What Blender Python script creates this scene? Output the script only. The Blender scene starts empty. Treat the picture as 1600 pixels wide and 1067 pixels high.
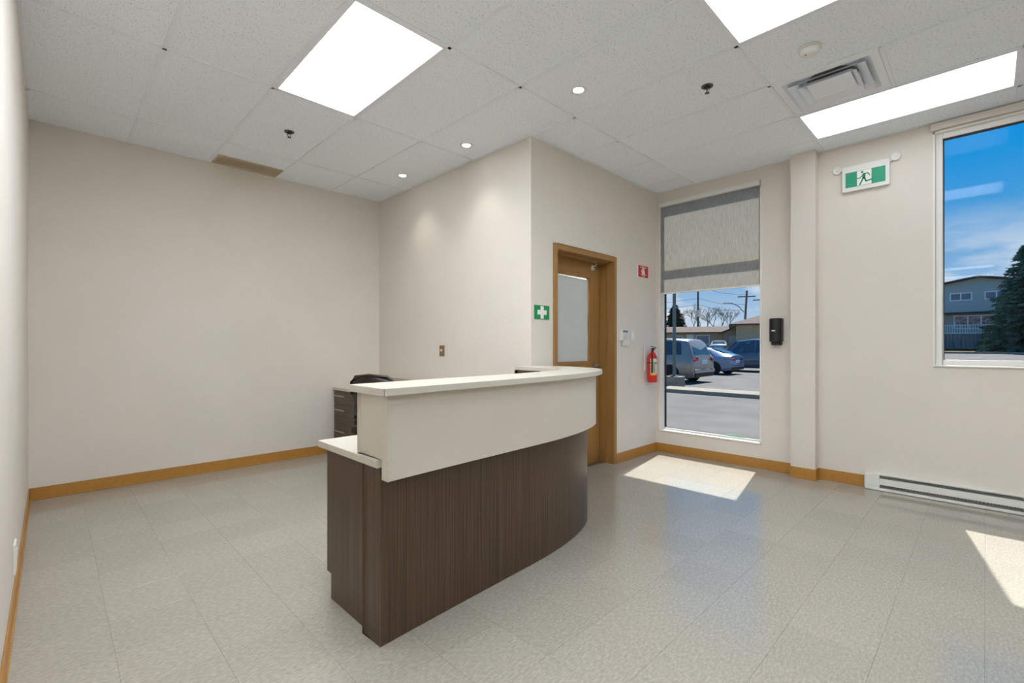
import bpy, bmesh, math, random
from mathutils import Vector, Matrix
random.seed(7)
R = math.radians
SC = bpy.context.scene
COL = SC.collection

# ------------------------------------------------------------------ camera
cam_d = bpy.data.cameras.new('camera'); cam = bpy.data.objects.new('camera', cam_d); COL.objects.link(cam)
cam.location = (0, 0, 1.226); cam.rotation_euler = (R(90), 0, R(-44.68))
cam_d.sensor_width = 36; cam_d.lens = 731.0/1600*36
cam_d.shift_x = -2.0/1600; cam_d.shift_y = 7.8/1600
cam_d.clip_start = 0.02; cam_d.clip_end = 500
SC.camera = cam

# ------------------------------------------------------------------ light settings
SUN = 8.6; SKY = 0.95; TROFFER = 16.0; POT = 14.0
SC.view_settings.view_transform = 'Standard'; SC.view_settings.look = 'None'
SC.view_settings.exposure = 0.15; SC.view_settings.gamma = 1.0; SC.view_settings.use_curve_mapping = False
SC.cycles.use_denoising = True; SC.cycles.use_adaptive_sampling = True; SC.cycles.adaptive_threshold = 0.015
SC.cycles.max_bounces = 10; SC.cycles.diffuse_bounces = 6; SC.cycles.transparent_max_bounces = 16
SC.cycles.caustics_reflective = False; SC.cycles.caustics_refractive = False
SC.cycles.sample_clamp_indirect = 6.0

w = bpy.data.worlds.new('sky'); SC.world = w; w.use_nodes = True
nt = w.node_tree; nt.nodes.clear()
def wn(t, **k):
    n = nt.nodes.new(t)
    for a, b in k.items(): setattr(n, a, b)
    return n
wo = wn('ShaderNodeOutputWorld'); bg = wn('ShaderNodeBackground'); bg.inputs['Strength'].default_value = SKY
tc = wn('ShaderNodeTexCoord'); sep = wn('ShaderNodeSeparateXYZ'); nt.links.new(tc.outputs['Generated'], sep.inputs[0])
def lin(c):
    f = lambda v: v/12.92 if v <= 0.04045 else ((v+0.055)/1.055)**2.4
    return tuple(f(v/255.0) for v in c[:3]) + (1.0,)
rp = wn('ShaderNodeValToRGB'); nt.links.new(sep.outputs['Z'], rp.inputs[0])
cr = rp.color_ramp
cr.elements[0].position = 0.0; cr.elements[0].color = lin((205, 216, 232))
cr.elements[1].position = 1.0; cr.elements[1].color = lin((20, 110, 205))
for p, c in ((0.07, (170, 199, 230)), (0.17, (92, 165, 223)), (0.29, (20, 150, 228)), (0.45, (8, 138, 222))):
    e = cr.elements.new(p); e.color = lin(c)
# thin clouds low in the sky, soft
mp = wn('ShaderNodeMapping'); mp.inputs['Scale'].default_value = (1.0, 1.0, 3.2); nt.links.new(tc.outputs['Generated'], mp.inputs[0])
no = wn('ShaderNodeTexNoise'); no.inputs['Scale'].default_value = 4.2; no.inputs['Detail'].default_value = 5; no.inputs['Roughness'].default_value = .55
nt.links.new(mp.outputs[0], no.inputs['Vector'])
cr2 = wn('ShaderNodeValToRGB'); cr2.color_ramp.elements[0].position = .46; cr2.color_ramp.elements[0].color = (0, 0, 0, 1)
cr2.color_ramp.elements[1].position = .60; cr2.color_ramp.elements[1].color = (1, 1, 1, 1); nt.links.new(no.outputs[0], cr2.inputs[0])
cr3 = wn('ShaderNodeValToRGB'); cr3.color_ramp.elements[0].position = .10; cr3.color_ramp.elements[0].color = (.9, .9, .9, 1)
cr3.color_ramp.elements[1].position = .22; cr3.color_ramp.elements[1].color = (0, 0, 0, 1); nt.links.new(sep.outputs['Z'], cr3.inputs[0])
mu = wn('ShaderNodeMath', operation='MULTIPLY'); nt.links.new(cr2.outputs[0], mu.inputs[0]); nt.links.new(cr3.outputs[0], mu.inputs[1])
mx = wn('ShaderNodeMix', data_type='RGBA'); nt.links.new(mu.outputs[0], mx.inputs[0]); nt.links.new(rp.outputs[0], mx.inputs[6]); mx.inputs[7].default_value = lin((235, 238, 246))
nt.links.new(mx.outputs[2], bg.inputs['Color']); nt.links.new(bg.outputs[0], wo.inputs[0])

sd = bpy.data.lights.new('sun', 'SUN'); sd.energy = SUN; sd.angle = R(0.55); sd.color = (1.0, .965, .91)
sun = bpy.data.objects.new('sun', sd); COL.objects.link(sun)
sun.rotation_euler = Vector((-.66, -.115, -1)).to_track_quat('-Z', 'Y').to_euler(); sun.location = (20, 4, 30)

# ------------------------------------------------------------------ materials
MATS = {}
def mat(name, rgb, rough=.5, metal=0.0, spec=.5, noise=None, bump=None, coat=0.0, coords='O', emit=None, coatr=.05):
    """noise=(scale,(sx,sy,sz),rgb2,lo,hi,detail)  bump=(scale,strength,dist)"""
    if name in MATS: return MATS[name]
    m = bpy.data.materials.new(name); m.use_nodes = True; MATS[name] = m
    t = m.node_tree; b = t.nodes['Principled BSDF']
    b.inputs['Base Color'].default_value = lin(rgb); b.inputs['Roughness'].default_value = rough
    b.inputs['Metallic'].default_value = metal; b.inputs['Specular IOR Level'].default_value = spec
    b.inputs['Coat Weight'].default_value = coat; b.inputs['Coat Roughness'].default_value = coatr
    if emit: b.inputs['Emission Color'].default_value = lin(rgb); b.inputs['Emission Strength'].default_value = emit
    src = None
    if noise or bump:
        if coords == 'P': src = t.nodes.new('ShaderNodeNewGeometry').outputs['Position']
        else: src = t.nodes.new('ShaderNodeTexCoord').outputs['Object']
    if noise:
        sc, st, c2, lo, hi, det = noise
        mpn = t.nodes.new('ShaderNodeMapping'); mpn.inputs['Scale'].default_value = st; t.links.new(src, mpn.inputs[0])
        n = t.nodes.new('ShaderNodeTexNoise'); n.inputs['Scale'].default_value = sc; n.inputs['Detail'].default_value = det
        t.links.new(mpn.outputs[0], n.inputs['Vector'])
        r = t.nodes.new('ShaderNodeValToRGB'); r.color_ramp.elements[0].position = lo; r.color_ramp.elements[1].position = hi
        r.color_ramp.elements[0].color = lin(rgb); r.color_ramp.elements[1].color = lin(c2)
        t.links.new(n.outputs[0], r.inputs[0]); t.links.new(r.outputs[0], b.inputs['Base Color'])
    if bump:
        n = t.nodes.new('ShaderNodeTexNoise'); n.inputs['Scale'].default_value = bump[0]; n.inputs['Detail'].default_value = 4
        t.links.new(src, n.inputs['Vector'])
        bn = t.nodes.new('ShaderNodeBump'); bn.inputs['Strength'].default_value = bump[1]; bn.inputs['Distance'].default_value = bump[2]
        t.links.new(n.outputs[0], bn.inputs['Height']); t.links.new(bn.outputs[0], b.inputs['Normal'])
    return m

WALL = mat('wall_paint', (220, 213, 203), .72, spec=.3, noise=(2.2, (1, 1, 1), (223, 216, 207), .35, .65, 3), bump=(160, .12, .002), coords='P')
WHITE = mat('white_vinyl', (232, 230, 226), .4)
WHITEP = mat('white_plastic', (228, 227, 222), .45)
GASKET = mat('dark_gasket', (28, 30, 34), .6)
BASEB = mat('caramel_vinyl', (182, 130, 60), .38, noise=(30, (1, 1, 1), (175, 125, 57), .4, .6, 2), coords='P')
FRAME_B = mat('tan_painted_steel', (160, 120, 68), .42, noise=(12, (1, 1, .2), (154, 115, 64), .4, .6, 2), coords='P')
DOORW = mat('tan_painted_door', (160, 119, 68), .45, noise=(14, (1, 1, .15), (150, 111, 61), .35, .65, 3), coords='P')
WOOD = mat('dark_woodgrain_laminate', (66, 50, 35), .36, spec=.45, noise=(16, (9, 9, .10), (101, 79, 58), .34, .74, 6), coords='P')
WOODH = mat('dark_woodgrain_horizontal', (70, 54, 41), .4, noise=(7, (.4, .4, 9), (102, 82, 62), .36, .72, 7), coords='P')
CREAM = mat('cream_laminate', (214, 205, 191), .42, noise=(3, (1, 1, 1), (211, 203, 190), .4, .6, 2), coords='P')
SLAB = mat('pale_counter_laminate', (206, 200, 187), .33, noise=(60, (1, 1, 1), (203, 197, 184), .4, .6, 2), coords='P')
EDGE = mat('laminate_seam', (120, 108, 92), .6)
CHROME = mat('brushed_chrome', (196, 196, 198), .22, metal=1.0)
DARKM = mat('dark_bronze', (96, 92, 86), .35, metal=.8)
STEEL = mat('satin_steel', (190, 188, 184), .35, metal=1.0)
BLACK = mat('black_plastic', (22, 22, 23), .28)
BLACKM = mat('black_matte', (20, 20, 20), .6)
LEATHER = mat('dark_brown_leather', (44, 32, 27), .38, bump=(90, .15, .003))
RED = mat('red_enamel', (205, 38, 28), .28)
GREEN = mat('sign_green', (20, 142, 86), .45)
REDSIGN = mat('sign_red', (196, 34, 40), .45)
SIGNW = mat('sign_white', (236, 236, 230), .5)
TEE = mat('white_tee', (236, 240, 247), .5)
JOINT = mat('floor_joint', (84, 79, 70), .8)
CONCO = mat('concrete', (150, 142, 126), .85, noise=(6, (1, 1, 1), (134, 126, 112), .35, .65, 5), coords='P')

def tile_ceiling():
    m = bpy.data.materials.new('acoustic_tile'); m.use_nodes = True; t = m.node_tree; b = t.nodes['Principled BSDF']
    b.inputs['Roughness'].default_value = .9; b.inputs['Specular IOR Level'].default_value = .15
    g = t.nodes.new('ShaderNodeNewGeometry')
    mpn = t.nodes.new('ShaderNodeMapping'); mpn.inputs['Scale'].default_value = (1, .55, 1); t.links.new(g.outputs['Position'], mpn.inputs[0])
    n = t.nodes.new('ShaderNodeTexNoise'); n.inputs['Scale'].default_value = 135; n.inputs['Detail'].default_value = 3; n.inputs['Roughness'].default_value = .7
    t.links.new(mpn.outputs[0], n.inputs['Vector'])
    r = t.nodes.new('ShaderNodeValToRGB'); r.color_ramp.elements[0].position = .33; r.color_ramp.elements[1].position = .42
    r.color_ramp.elements[0].color = lin((180, 184, 188)); r.color_ramp.elements[1].color = lin((242, 247, 254))
    t.links.new(n.outputs[0], r.inputs[0]); t.links.new(r.outputs[0], b.inputs['Base Color'])
    bn = t.nodes.new('ShaderNodeBump'); bn.inputs['Strength'].default_value = .35; bn.inputs['Distance'].default_value = .002
    t.links.new(r.outputs[0], bn.inputs['Height']); t.links.new(bn.outputs[0], b.inputs['Normal'])
    return m
CTILE = tile_ceiling()

def tile_floor():
    m = bpy.data.materials.new('vinyl_composition_tile'); m.use_nodes = True; t = m.node_tree; b = t.nodes['Principled BSDF']
    b.inputs['Specular IOR Level'].default_value = .5
    g = t.nodes.new('ShaderNodeNewGeometry'); oi = t.nodes.new('ShaderNodeObjectInfo')
    mpn = t.nodes.new('ShaderNodeMapping'); mpn.inputs['Scale'].default_value = (.7, 1.6, 1); mpn.inputs['Rotation'].default_value = (0, 0, R(-25))
    t.links.new(g.outputs['Position'], mpn.inputs[0])
    n1 = t.nodes.new('ShaderNodeTexNoise'); n1.inputs['Scale'].default_value = 64; n1.inputs['Detail'].default_value = 4; n1.inputs['Roughness'].default_value = .65
    t.links.new(mpn.outputs[0], n1.inputs['Vector'])
    r = t.nodes.new('ShaderNodeValToRGB'); els = r.color_ramp.elements
    els[0].position = .28; els[0].color = lin((151, 145, 133)); els[1].position = .76; els[1].color = lin((184, 179, 169))
    e = els.new(.52); e.color = lin((166, 160, 149))
    t.links.new(n1.outputs[0], r.inputs[0])
    hs = t.nodes.new('ShaderNodeHueSaturation'); mr = t.nodes.new('ShaderNodeMapRange'); mr.inputs[3].default_value = .965; mr.inputs[4].default_value = 1.035
    t.links.new(oi.outputs['Random'], mr.inputs[0]); t.links.new(mr.outputs[0], hs.inputs['Value']); t.links.new(r.outputs[0], hs.inputs['Color'])
    t.links.new(hs.outputs[0], b.inputs['Base Color'])
    # worn wax: gloss varies in soft patches
    n2 = t.nodes.new('ShaderNodeTexNoise'); n2.inputs['Scale'].default_value = 2.3; n2.inputs['Detail'].default_value = 5; t.links.new(g.outputs['Position'], n2.inputs['Vector'])
    m2 = t.nodes.new('ShaderNodeMapRange'); m2.inputs[1].default_value = .3; m2.inputs[2].default_value = .7; m2.inputs[3].default_value = .09; m2.inputs[4].default_value = .17
    t.links.new(n2.outputs[0], m2.inputs[0]); t.links.new(m2.outputs[0], b.inputs['Roughness'])
    n3 = t.nodes.new('ShaderNodeTexNoise'); n3.inputs['Scale'].default_value = 14; n3.inputs['Detail'].default_value = 2; t.links.new(g.outputs['Position'], n3.inputs['Vector'])
    bn = t.nodes.new('ShaderNodeBump'); bn.inputs['Strength'].default_value = .03; bn.inputs['Distance'].default_value = .003
    t.links.new(n3.outputs[0], bn.inputs['Height']); t.links.new(bn.outputs[0], b.inputs['Normal'])
    return m
FTILE = tile_floor()

def glass(name, tint=(1, 1, 1), refl=1.0):
    m = bpy.data.materials.new(name); m.use_nodes = True; t = m.node_tree; t.nodes.clear()
    o = t.nodes.new('ShaderNodeOutputMaterial'); tr = t.nodes.new('ShaderNodeBsdfTransparent'); tr.inputs[0].default_value = (*tint, 1)
    gl = t.nodes.new('ShaderNodeBsdfGlossy'); gl.inputs['Roughness'].default_value = .0; gl.inputs[0].default_value = (refl, refl, refl, 1)
    fr = t.nodes.new('ShaderNodeFresnel')
    ge = t.nodes.new('ShaderNodeNewGeometry'); io = t.nodes.new('ShaderNodeMapRange')      # same reflectance on both faces of the pane
    io.inputs[3].default_value = 1.5; io.inputs[4].default_value = 1/1.5; t.links.new(ge.outputs['Backfacing'], io.inputs[0]); t.links.new(io.outputs[0], fr.inputs[0])
    mxs = t.nodes.new('ShaderNodeMixShader'); t.links.new(fr.outputs[0], mxs.inputs[0]); t.links.new(tr.outputs[0], mxs.inputs[1]); t.links.new(gl.outputs[0], mxs.inputs[2])
    t.links.new(mxs.outputs[0], o.inputs[0]); return m
GLASS = glass('window_glass', (.965, .98, .975), .13)

def blind_mat():
    m = bpy.data.materials.new('solar_shade_fabric'); m.use_nodes = True; t = m.node_tree; t.nodes.clear()
    o = t.nodes.new('ShaderNodeOutputMaterial'); tr = t.nodes.new('ShaderNodeBsdfTransparent'); tl = t.nodes.new('ShaderNodeBsdfTranslucent'); df = t.nodes.new('ShaderNodeBsdfDiffuse')
    g = t.nodes.new('ShaderNodeNewGeometry'); mpn = t.nodes.new('ShaderNodeMapping'); mpn.inputs['Scale'].default_value = (1, 1, .08); t.links.new(g.outputs['Position'], mpn.inputs[0])
    n = t.nodes.new('ShaderNodeTexNoise'); n.inputs['Scale'].default_value = 170; n.inputs['Detail'].default_value = 3; t.links.new(mpn.outputs[0], n.inputs['Vector'])
    r = t.nodes.new('ShaderNodeValToRGB'); r.color_ramp.elements[0].position = .3; r.color_ramp.elements[1].position = .7
    r.color_ramp.elements[0].color = lin((172, 169, 161)); r.color_ramp.elements[1].color = lin((202, 199, 191)); t.links.new(n.outputs[0], r.inputs[0])
    t.links.new(r.outputs[0], df.inputs[0]); t.links.new(r.outputs[0], tl.inputs[0])
    a = t.nodes.new('ShaderNodeMixShader'); a.inputs[0].default_value = .62; t.links.new(df.outputs[0], a.inputs[1]); t.links.new(tl.outputs[0], a.inputs[2])
    b = t.nodes.new('ShaderNodeMixShader'); b.inputs[0].default_value = .13; t.links.new(a.outputs[0], b.inputs[1]); t.links.new(tr.outputs[0], b.inputs[2])
    t.links.new(b.outputs[0], o.inputs[0]); return m
BLIND = blind_mat()

def diffuser_mat(power=1.0):
    m = bpy.data.materials.new('prismatic_diffuser_lit'); m.use_nodes = True; t = m.node_tree; b = t.nodes['Principled BSDF']
    b.inputs['Base Color'].default_value = lin((240, 240, 240)); b.inputs['Roughness'].default_value = .5
    tcn = t.nodes.new('ShaderNodeTexCoord'); sp = t.nodes.new('ShaderNodeSeparateXYZ'); t.links.new(tcn.outputs['Generated'], sp.inputs[0])
    # two fluorescent tubes behind the lens: two brighter bands along the long side
    wv = t.nodes.new('ShaderNodeValToRGB'); wv.color_ramp.interpolation = 'B_SPLINE'; e = wv.color_ramp.elements
    e[0].position = 0; e[0].color = (.42,)*3+(1,); e[1].position = 1; e[1].color = (.42,)*3+(1,)
    for p, v in ((.13, .8), (.28, 1.15), (.5, .95), (.72, 1.15), (.87, .8)):
        k = e.new(p); k.color = (v, v, v, 1)
    t.links.new(sp.outputs['X'], wv.inputs[0])
    en = t.nodes.new('ShaderNodeValToRGB'); e = en.color_ramp.elements; e[0].position = 0; e[0].color = (.5,)*3+(1,); e[1].position = 1; e[1].color = (.5,)*3+(1,)
    for p in (.1, .9):
        k = e.new(p); k.color = (1, 1, 1, 1)
    t.links.new(sp.outputs['Y'], en.inputs[0])
    ml = t.nodes.new('ShaderNodeMath'); ml.operation = 'MULTIPLY'; t.links.new(wv.outputs[0], ml.inputs[0]); t.links.new(en.outputs[0], ml.inputs[1])
    m2 = t.nodes.new('ShaderNodeMath'); m2.operation = 'MULTIPLY'; m2.inputs[1].default_value = TROFFER*power; t.links.new(ml.outputs[0], m2.inputs[0])
    b.inputs['Emission Color'].default_value = (.91, .97, 1.03, 1); t.links.new(m2.outputs[0], b.inputs['Emission Strength'])
    return m
DIFF = {p: diffuser_mat(p) for p in (2.6, 1.5, 1.05, 1.0, .9, .3, .22)}      # strength set per fixture to even out the wall brightness

# ------------------------------------------------------------------ mesh helpers
class MB:
    def __init__(s): s.v = []; s.f = []
    def add(s, vs, fs):
        n = len(s.v); s.v += [tuple(v) for v in vs]; s.f += [tuple(i+n for i in f) for f in fs]; return s
    def box(s, x0, x1, y0, y1, z0, z1):
        x0, x1 = sorted((x0, x1)); y0, y1 = sorted((y0, y1)); z0, z1 = sorted((z0, z1))
        return s.add([(x, y, z) for z in (z0, z1) for y in (y0, y1) for x in (x0, x1)],
                     [(0, 2, 3, 1), (4, 5, 7, 6), (0, 1, 5, 4), (2, 6, 7, 3), (0, 4, 6, 2), (1, 3, 7, 5)])
    def obox(s, c, ax, ay, az):      # oriented box: centre, three half-axis vectors
        c, ax, ay, az = map(Vector, (c, ax, ay, az))
        return s.add([c+ax*i+ay*j+az*k for k in (-1, 1) for j in (-1, 1) for i in (-1, 1)],
                     [(0, 2, 3, 1), (4, 5, 7, 6), (0, 1, 5, 4), (2, 6, 7, 3), (0, 4, 6, 2), (1, 3, 7, 5)])
    def prism(s, pts, ext):          # polygon (3-D points) extruded by vector
        n = len(pts); e = Vector(ext)
        a = [Vector(p) for p in pts]
        return s.add(a+[p+e for p in a], [tuple(range(n))[::-1], tuple(range(n, 2*n))]+[(i, (i+1) % n, n+(i+1) % n, n+i) for i in range(n)])
    def tube(s, pts, r, n=8, caps=True, r2=None):
        P = [Vector(p) for p in pts]; rings = []; m = len(P)
        for i, p in enumerate(P):
            t = (P[min(i+1, m-1)]-P[max(i-1, 0)]).normalized()
            a = Vector((0, 0, 1)) if abs(t.z) < .9 else Vector((1, 0, 0))
            u = t.cross(a).normalized(); v = t.cross(u)
            rr = r if r2 is None else r+(r2-r)*i/(m-1)
            rings.append([p+(u*math.cos(2*math.pi*k/n)+v*math.sin(2*math.pi*k/n))*rr for k in range(n)])
        vs = [q for g in rings for q in g]; fs = []
        for i in range(m-1):
            for k in range(n): fs.append((i*n+k, i*n+(k+1) % n, (i+1)*n+(k+1) % n, (i+1)*n+k))
        if caps: fs += [tuple(range(n)), tuple(range((m-1)*n, m*n))[::-1]]
        return s.add(vs, fs)
    def lathe(s, prof, c=(0, 0, 0), axis='Z', n=24):   # prof: (radius, height)
        c = Vector(c); vs = []
        for r, h in prof:
            for k in range(n):
                a = 2*math.pi*k/n; x, y = r*math.cos(a), r*math.sin(a)
                vs.append(c+(Vector((x, y, h)) if axis == 'Z' else Vector((x, h, y)) if axis == 'Y' else Vector((h, x, y))))
        m = len(prof); fs = [(i*n+k, i*n+(k+1) % n, (i+1)*n+(k+1) % n, (i+1)*n+k) for i in range(m-1) for k in range(n)]
        if prof[0][0] > 1e-5: fs.append(tuple(range(n))[::-1])
        if prof[-1][0] > 1e-5: fs.append(tuple(range((m-1)*n, m*n)))
        return s.add(vs, fs)
    def build(s, name, m, parent=None, loc=None, smooth=0, bevel=0, seg=2):
        """vertices are given in the frame of the scene (or of a rotated root); loc / the root's place becomes the origin"""
        o0 = Vector(loc) if loc is not None else ORG.get(parent.name, Vector()) if parent else Vector()
        me = bpy.data.meshes.new(name); me.from_pydata([tuple(Vector(v)-o0) for v in s.v], [], s.f)
        bm = bmesh.new(); bm.from_mesh(me); bmesh.ops.remove_doubles(bm, verts=bm.verts, dist=1e-6)
        bmesh.ops.recalc_face_normals(bm, faces=bm.faces); bm.to_mesh(me); bm.free()
        if m: me.materials.append(m)
        o = bpy.data.objects.new(name, me); COL.objects.link(o)
        if parent: o.parent = parent; ORG[o.name] = o0
        else: o.location = o0; ORG[o.name] = o0
        if smooth:
            me.shade_smooth(); me.set_sharp_from_angle(angle=R(smooth))
        if bevel:
            md = o.modifiers.new('bevel', 'BEVEL'); md.width = bevel; md.segments = seg; md.limit_method = 'ANGLE'; md.angle_limit = R(40)
        return o
ORG = {}
def tag(o, label=None, cat=None, group=None, kind=None):
    if label: o['label'] = label
    if cat: o['category'] = cat
    if group: o['group'] = group
    if kind: o['kind'] = kind
    return o
def thing(name, loc, label, cat, group=None, rot=0, local=False):
    o = bpy.data.objects.new(name, None); COL.objects.link(o); o.location = loc; o.rotation_euler = (0, 0, rot)
    o.empty_display_size = .1
    ORG[o.name] = Vector((0, 0, 0)) if (local or rot) else Vector(loc)
    return tag(o, label, cat, group)
def struct(o): o['kind'] = 'structure'; return o
def copy_tree(o, parent=None):
    c = o.copy(); COL.objects.link(c); c.parent = parent
    for ch in list(o.children):
        if ch.name != c.name: copy_tree(ch, c)
    return c
def box(name, m, parent, x0, x1, y0, y1, z0, z1, bevel=0, **k): return MB().box(x0, x1, y0, y1, z0, z1).build(name, m, parent, bevel=bevel, **k)

# ------------------------------------------------------------------ the room
XL, XW, XB = -.125, 5.075, 2.917
YB, YD, YR = 5.335, 2.735, -4.3
XS, YS = -8.2, 1.2          # the room opens to the left behind the camera
CE = 3.024; TOP = 3.3; XO = 5.2
W1 = (1.587, 2.697, .245, 2.90)     # tall window: y0, y1, z0, z1
W2 = (-1.25, .303, 1.064, 2.952)
GX, GY, S, L = 1.1, 3.495, .6096, 1.2192

def wall(name, mb, label, m=WALL):
    o = struct(mb.build(name, m)); return tag(o, label, 'wall')
wall('wall_left', MB().box(XL-.15, XL, YS, YB+.15, -.2, TOP), 'beige painted wall at the left edge of the photo')
wall('wall_back', MB().box(XL, XB, YB, YB+.15, -.2, TOP), 'plain beige painted wall behind the reception desk')
wall('wall_alcove', MB().box(XB, XB+.14, YD+.2, YB+.15, -.2, TOP).box(XB, XB+.14, YD, YD+.2, -.2, TOP), 'beige painted wall washed by two recessed spotlights')
DX0, DX1, DZ = 3.255, 4.167, 2.108
wall('wall_door', MB().box(XB+.14, DX0, YD, YD+.2, -.2, TOP).box(DX1, XW, YD, YD+.2, -.2, TOP).box(DX0, DX1, YD, YD+.2, DZ, TOP), 'beige painted wall around the tan door')
mb = MB()
mb.box(XW, XO, W1[1], YD+.2, -.2, TOP).box(XW, XO, W1[0], W1[1], -.2, W1[2]).box(XW, XO, W1[0], W1[1], W1[3], TOP)
mb.box(XW, XO, W2[1], W1[0], -.2, TOP).box(XW, XO, W2[0], W2[1], -.2, W2[2]).box(XW, XO, W2[0], W2[1], W2[3], TOP).box(XW, XO, YR, W2[0], -.2, TOP)
wall('wall_right', mb, 'beige painted wall with the two windows')
wall('wall_pilaster', MB().box(4.968, XW, 1.1, 1.3, 0, CE+.01), 'shallow beige pilaster between the tall window and the exit sign')
wall('wall_side', MB().box(XS, XL-.15, YS, YS+.15, -.2, TOP).box(XS-.15, XS, YR, YS+.15, -.2, TOP), 'beige painted walls of the side area left of the camera')
wall('wall_rear', MB().box(XS, XO, YR-.15, YR, -.2, TOP), 'beige painted wall behind the camera')
wall('wall_closet', MB().box(XB+.14, XO, YB, YB+.15, -.2, TOP).box(XW, XO, YD+.2, YB, -.2, TOP), 'wall of the room behind the tan door')

# floor: a slab with separate vinyl tiles
floor = struct(tag(MB().box(XL-.1, XO, YR-.1, YB+.1, -.2, -.0035).box(XS-.1, XL-.1, YR-.1, YS+.1, -.2, -.0035).build('floor', JOINT), 'grey beige speckled vinyl tile floor', 'floor'))
T = .3048; FX, FY = .183, .005
cells = []
i0 = math.floor((XS-FX)/T); i1 = math.ceil((XW-FX)/T); j0 = math.floor((YR-FY)/T); j1 = math.ceil((YB-FY)/T)
for i in range(i0, i1):
    for j in range(j0, j1):
        x0, x1 = max(FX+i*T, XS), min(FX+(i+1)*T, XW); y0, y1 = max(FY+j*T, YR), min(FY+(j+1)*T, YB)
        if y0 > YS: x0 = max(x0, XL)
        if x1-x0 < .01 or y1-y0 < .01: continue
        if x0 >= XB and y0 >= YD+.2: continue
        cxm, cym = (x0+x1)/2, (y0+y1)/2
        d = cxm*.7031+cym*.7111; r = cxm*.7111-cym*.7031
        vis = d > .9 and abs(r/d) < 1.2
        hid = 1.05 < cxm < 2.6 and 1.95 < cym < 2.2
        size = (1/d**2 if vis and not hid else 0)
        cells.append((size, x0, x1, y0, y1))
cells.sort(reverse=True)
G = .0003
shared = {}
def tile_mesh(wx, wy):
    k = (round(wx, 4), round(wy, 4))
    if k not in shared:
        bm = bmesh.new(); hx, hy = wx/2-G, wy/2-G; c = .0003
        vs = [bm.verts.new(p) for p in ((-hx, -hy, -.0035), (hx, -hy, -.0035), (hx, hy, -.0035), (-hx, hy, -.0035),
                                        (-hx, -hy, -c), (hx, -hy, -c), (hx, hy, -c), (-hx, hy, -c),
                                        (-hx+c, -hy+c, 0), (hx-c, -hy+c, 0), (hx-c, hy-c, 0), (-hx+c, hy-c, 0))]
        for a in (0, 4):
            for q in range(4): bm.faces.new((vs[a+q], vs[a+(q+1) % 4], vs[a+4+(q+1) % 4], vs[a+4+q]))
        bm.faces.new(vs[8:12]); bm.faces.new(vs[0:4][::-1])
        me = bpy.data.meshes.new('floor_tile'); bm.to_mesh(me); bm.free(); me.materials.append(FTILE); shared[k] = me
    return shared[k]
rest = MB()
for n, (sz, x0, x1, y0, y1) in enumerate(cells):
    if n < 300 and sz > 0:
        o = bpy.data.objects.new('floor_tile', tile_mesh(x1-x0, y1-y0)); COL.objects.link(o); o.parent = floor
        o.location = ((x0+x1)/2, (y0+y1)/2, 0)
    else: rest.box(x0+G, x1-G, y0+G, y1-G, -.0035, 0)
tag(rest.build('floor_tile_field', FTILE, floor), kind='stuff')

# ceiling: slab, tees and lay-in tiles
ceil = struct(tag(MB().box(XL-.1, XO, YR-.1, YB+.1, CE+.06, TOP).box(XS-.1, XL-.1, YR-.1, YS+.1, CE+.06, TOP).build('ceiling', TEE), 'white suspended acoustic tile ceiling', 'ceiling'))
def inroom(x, y): return not (x > XB and y > YD)
lights = set([(0, -1), (2, -3), (5, -3), (-1, -2), (-1, -5), (3, -5), (-4, -5), (-10, -3), (-13, -3), (-8, -5), (-11, -5)])
ci0, ci1 = math.floor((XS-GX)/S), math.ceil((XW-GX)/S); cj0, cj1 = math.floor((YR-GY)/L), math.ceil((YB-GY)/L)
cshared = {}
def ctile(x0, x1, y0, y1):
    k = (round(x1-x0, 3), round(y1-y0, 3))
    if k not in cshared:
        hx, hy = (x1-x0)/2-.003, (y1-y0)/2-.003
        me = bpy.data.meshes.new('ceiling_tile'); b = MB().box(-hx, hx, -hy, hy, 0, .016)
        me.from_pydata(b.v, [], b.f); me.materials.append(CTILE); cshared[k] = me
    o = bpy.data.objects.new('ceiling_tile', cshared[k]); COL.objects.link(o); o.parent = ceil; o.location = ((x0+x1)/2, (y0+y1)/2, CE+.006)
def cells_of(x0, x1, y0, y1):
    """clip a grid cell by the room (the alcove cuts the corner away)"""
    x0, x1, y0, y1 = max(x0, XL if y0 > 1.05 else XS), min(x1, XW), max(y0, YR), min(y1, YB)
    if x0 >= XB-.02 and y1 > YD: y1 = YD
    if x1-x0 < .03 or y1-y0 < .03: return None
    return x0, x1, y0, y1
for i in range(ci0, ci1):
    for j in range(cj0, cj1):
        x0, x1, y0, y1 = GX+i*S, GX+(i+1)*S, GY+j*L, GY+(j+1)*L
        if (i, j) in lights: continue
        if (i, j) == (4, -3):                 # half cell holds the air diffuser
            ctile(x0, x1, y0, y0+S); continue
        if (i, j) == (0, 1):                  # narrow return grille against the back wall
            y1 = 5.062
        c = cells_of(x0, x1, y0, y1)
        if c: ctile(*c)
def tee(x0, x1, y0, y1): return MB().box(x0, x1, y0, y1, CE, CE+.03).build('ceiling_tee', TEE, ceil, bevel=.0012, seg=1)
for i in range(ci0+1, ci1):
    x = GX+i*S
    tee(x-.012, x+.012, YR, YS if x < XL else YD if x > XB-.02 else YB)
for j in range(cj0+1, cj1):
    y = GY+j*L
    tee(XL if y > YS else XS, XW if y < YD else XB, y-.012, y+.012)
tee(GX+4*S, GX+5*S, GY-3*L+S-.012, GY-3*L+S+.012)
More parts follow.
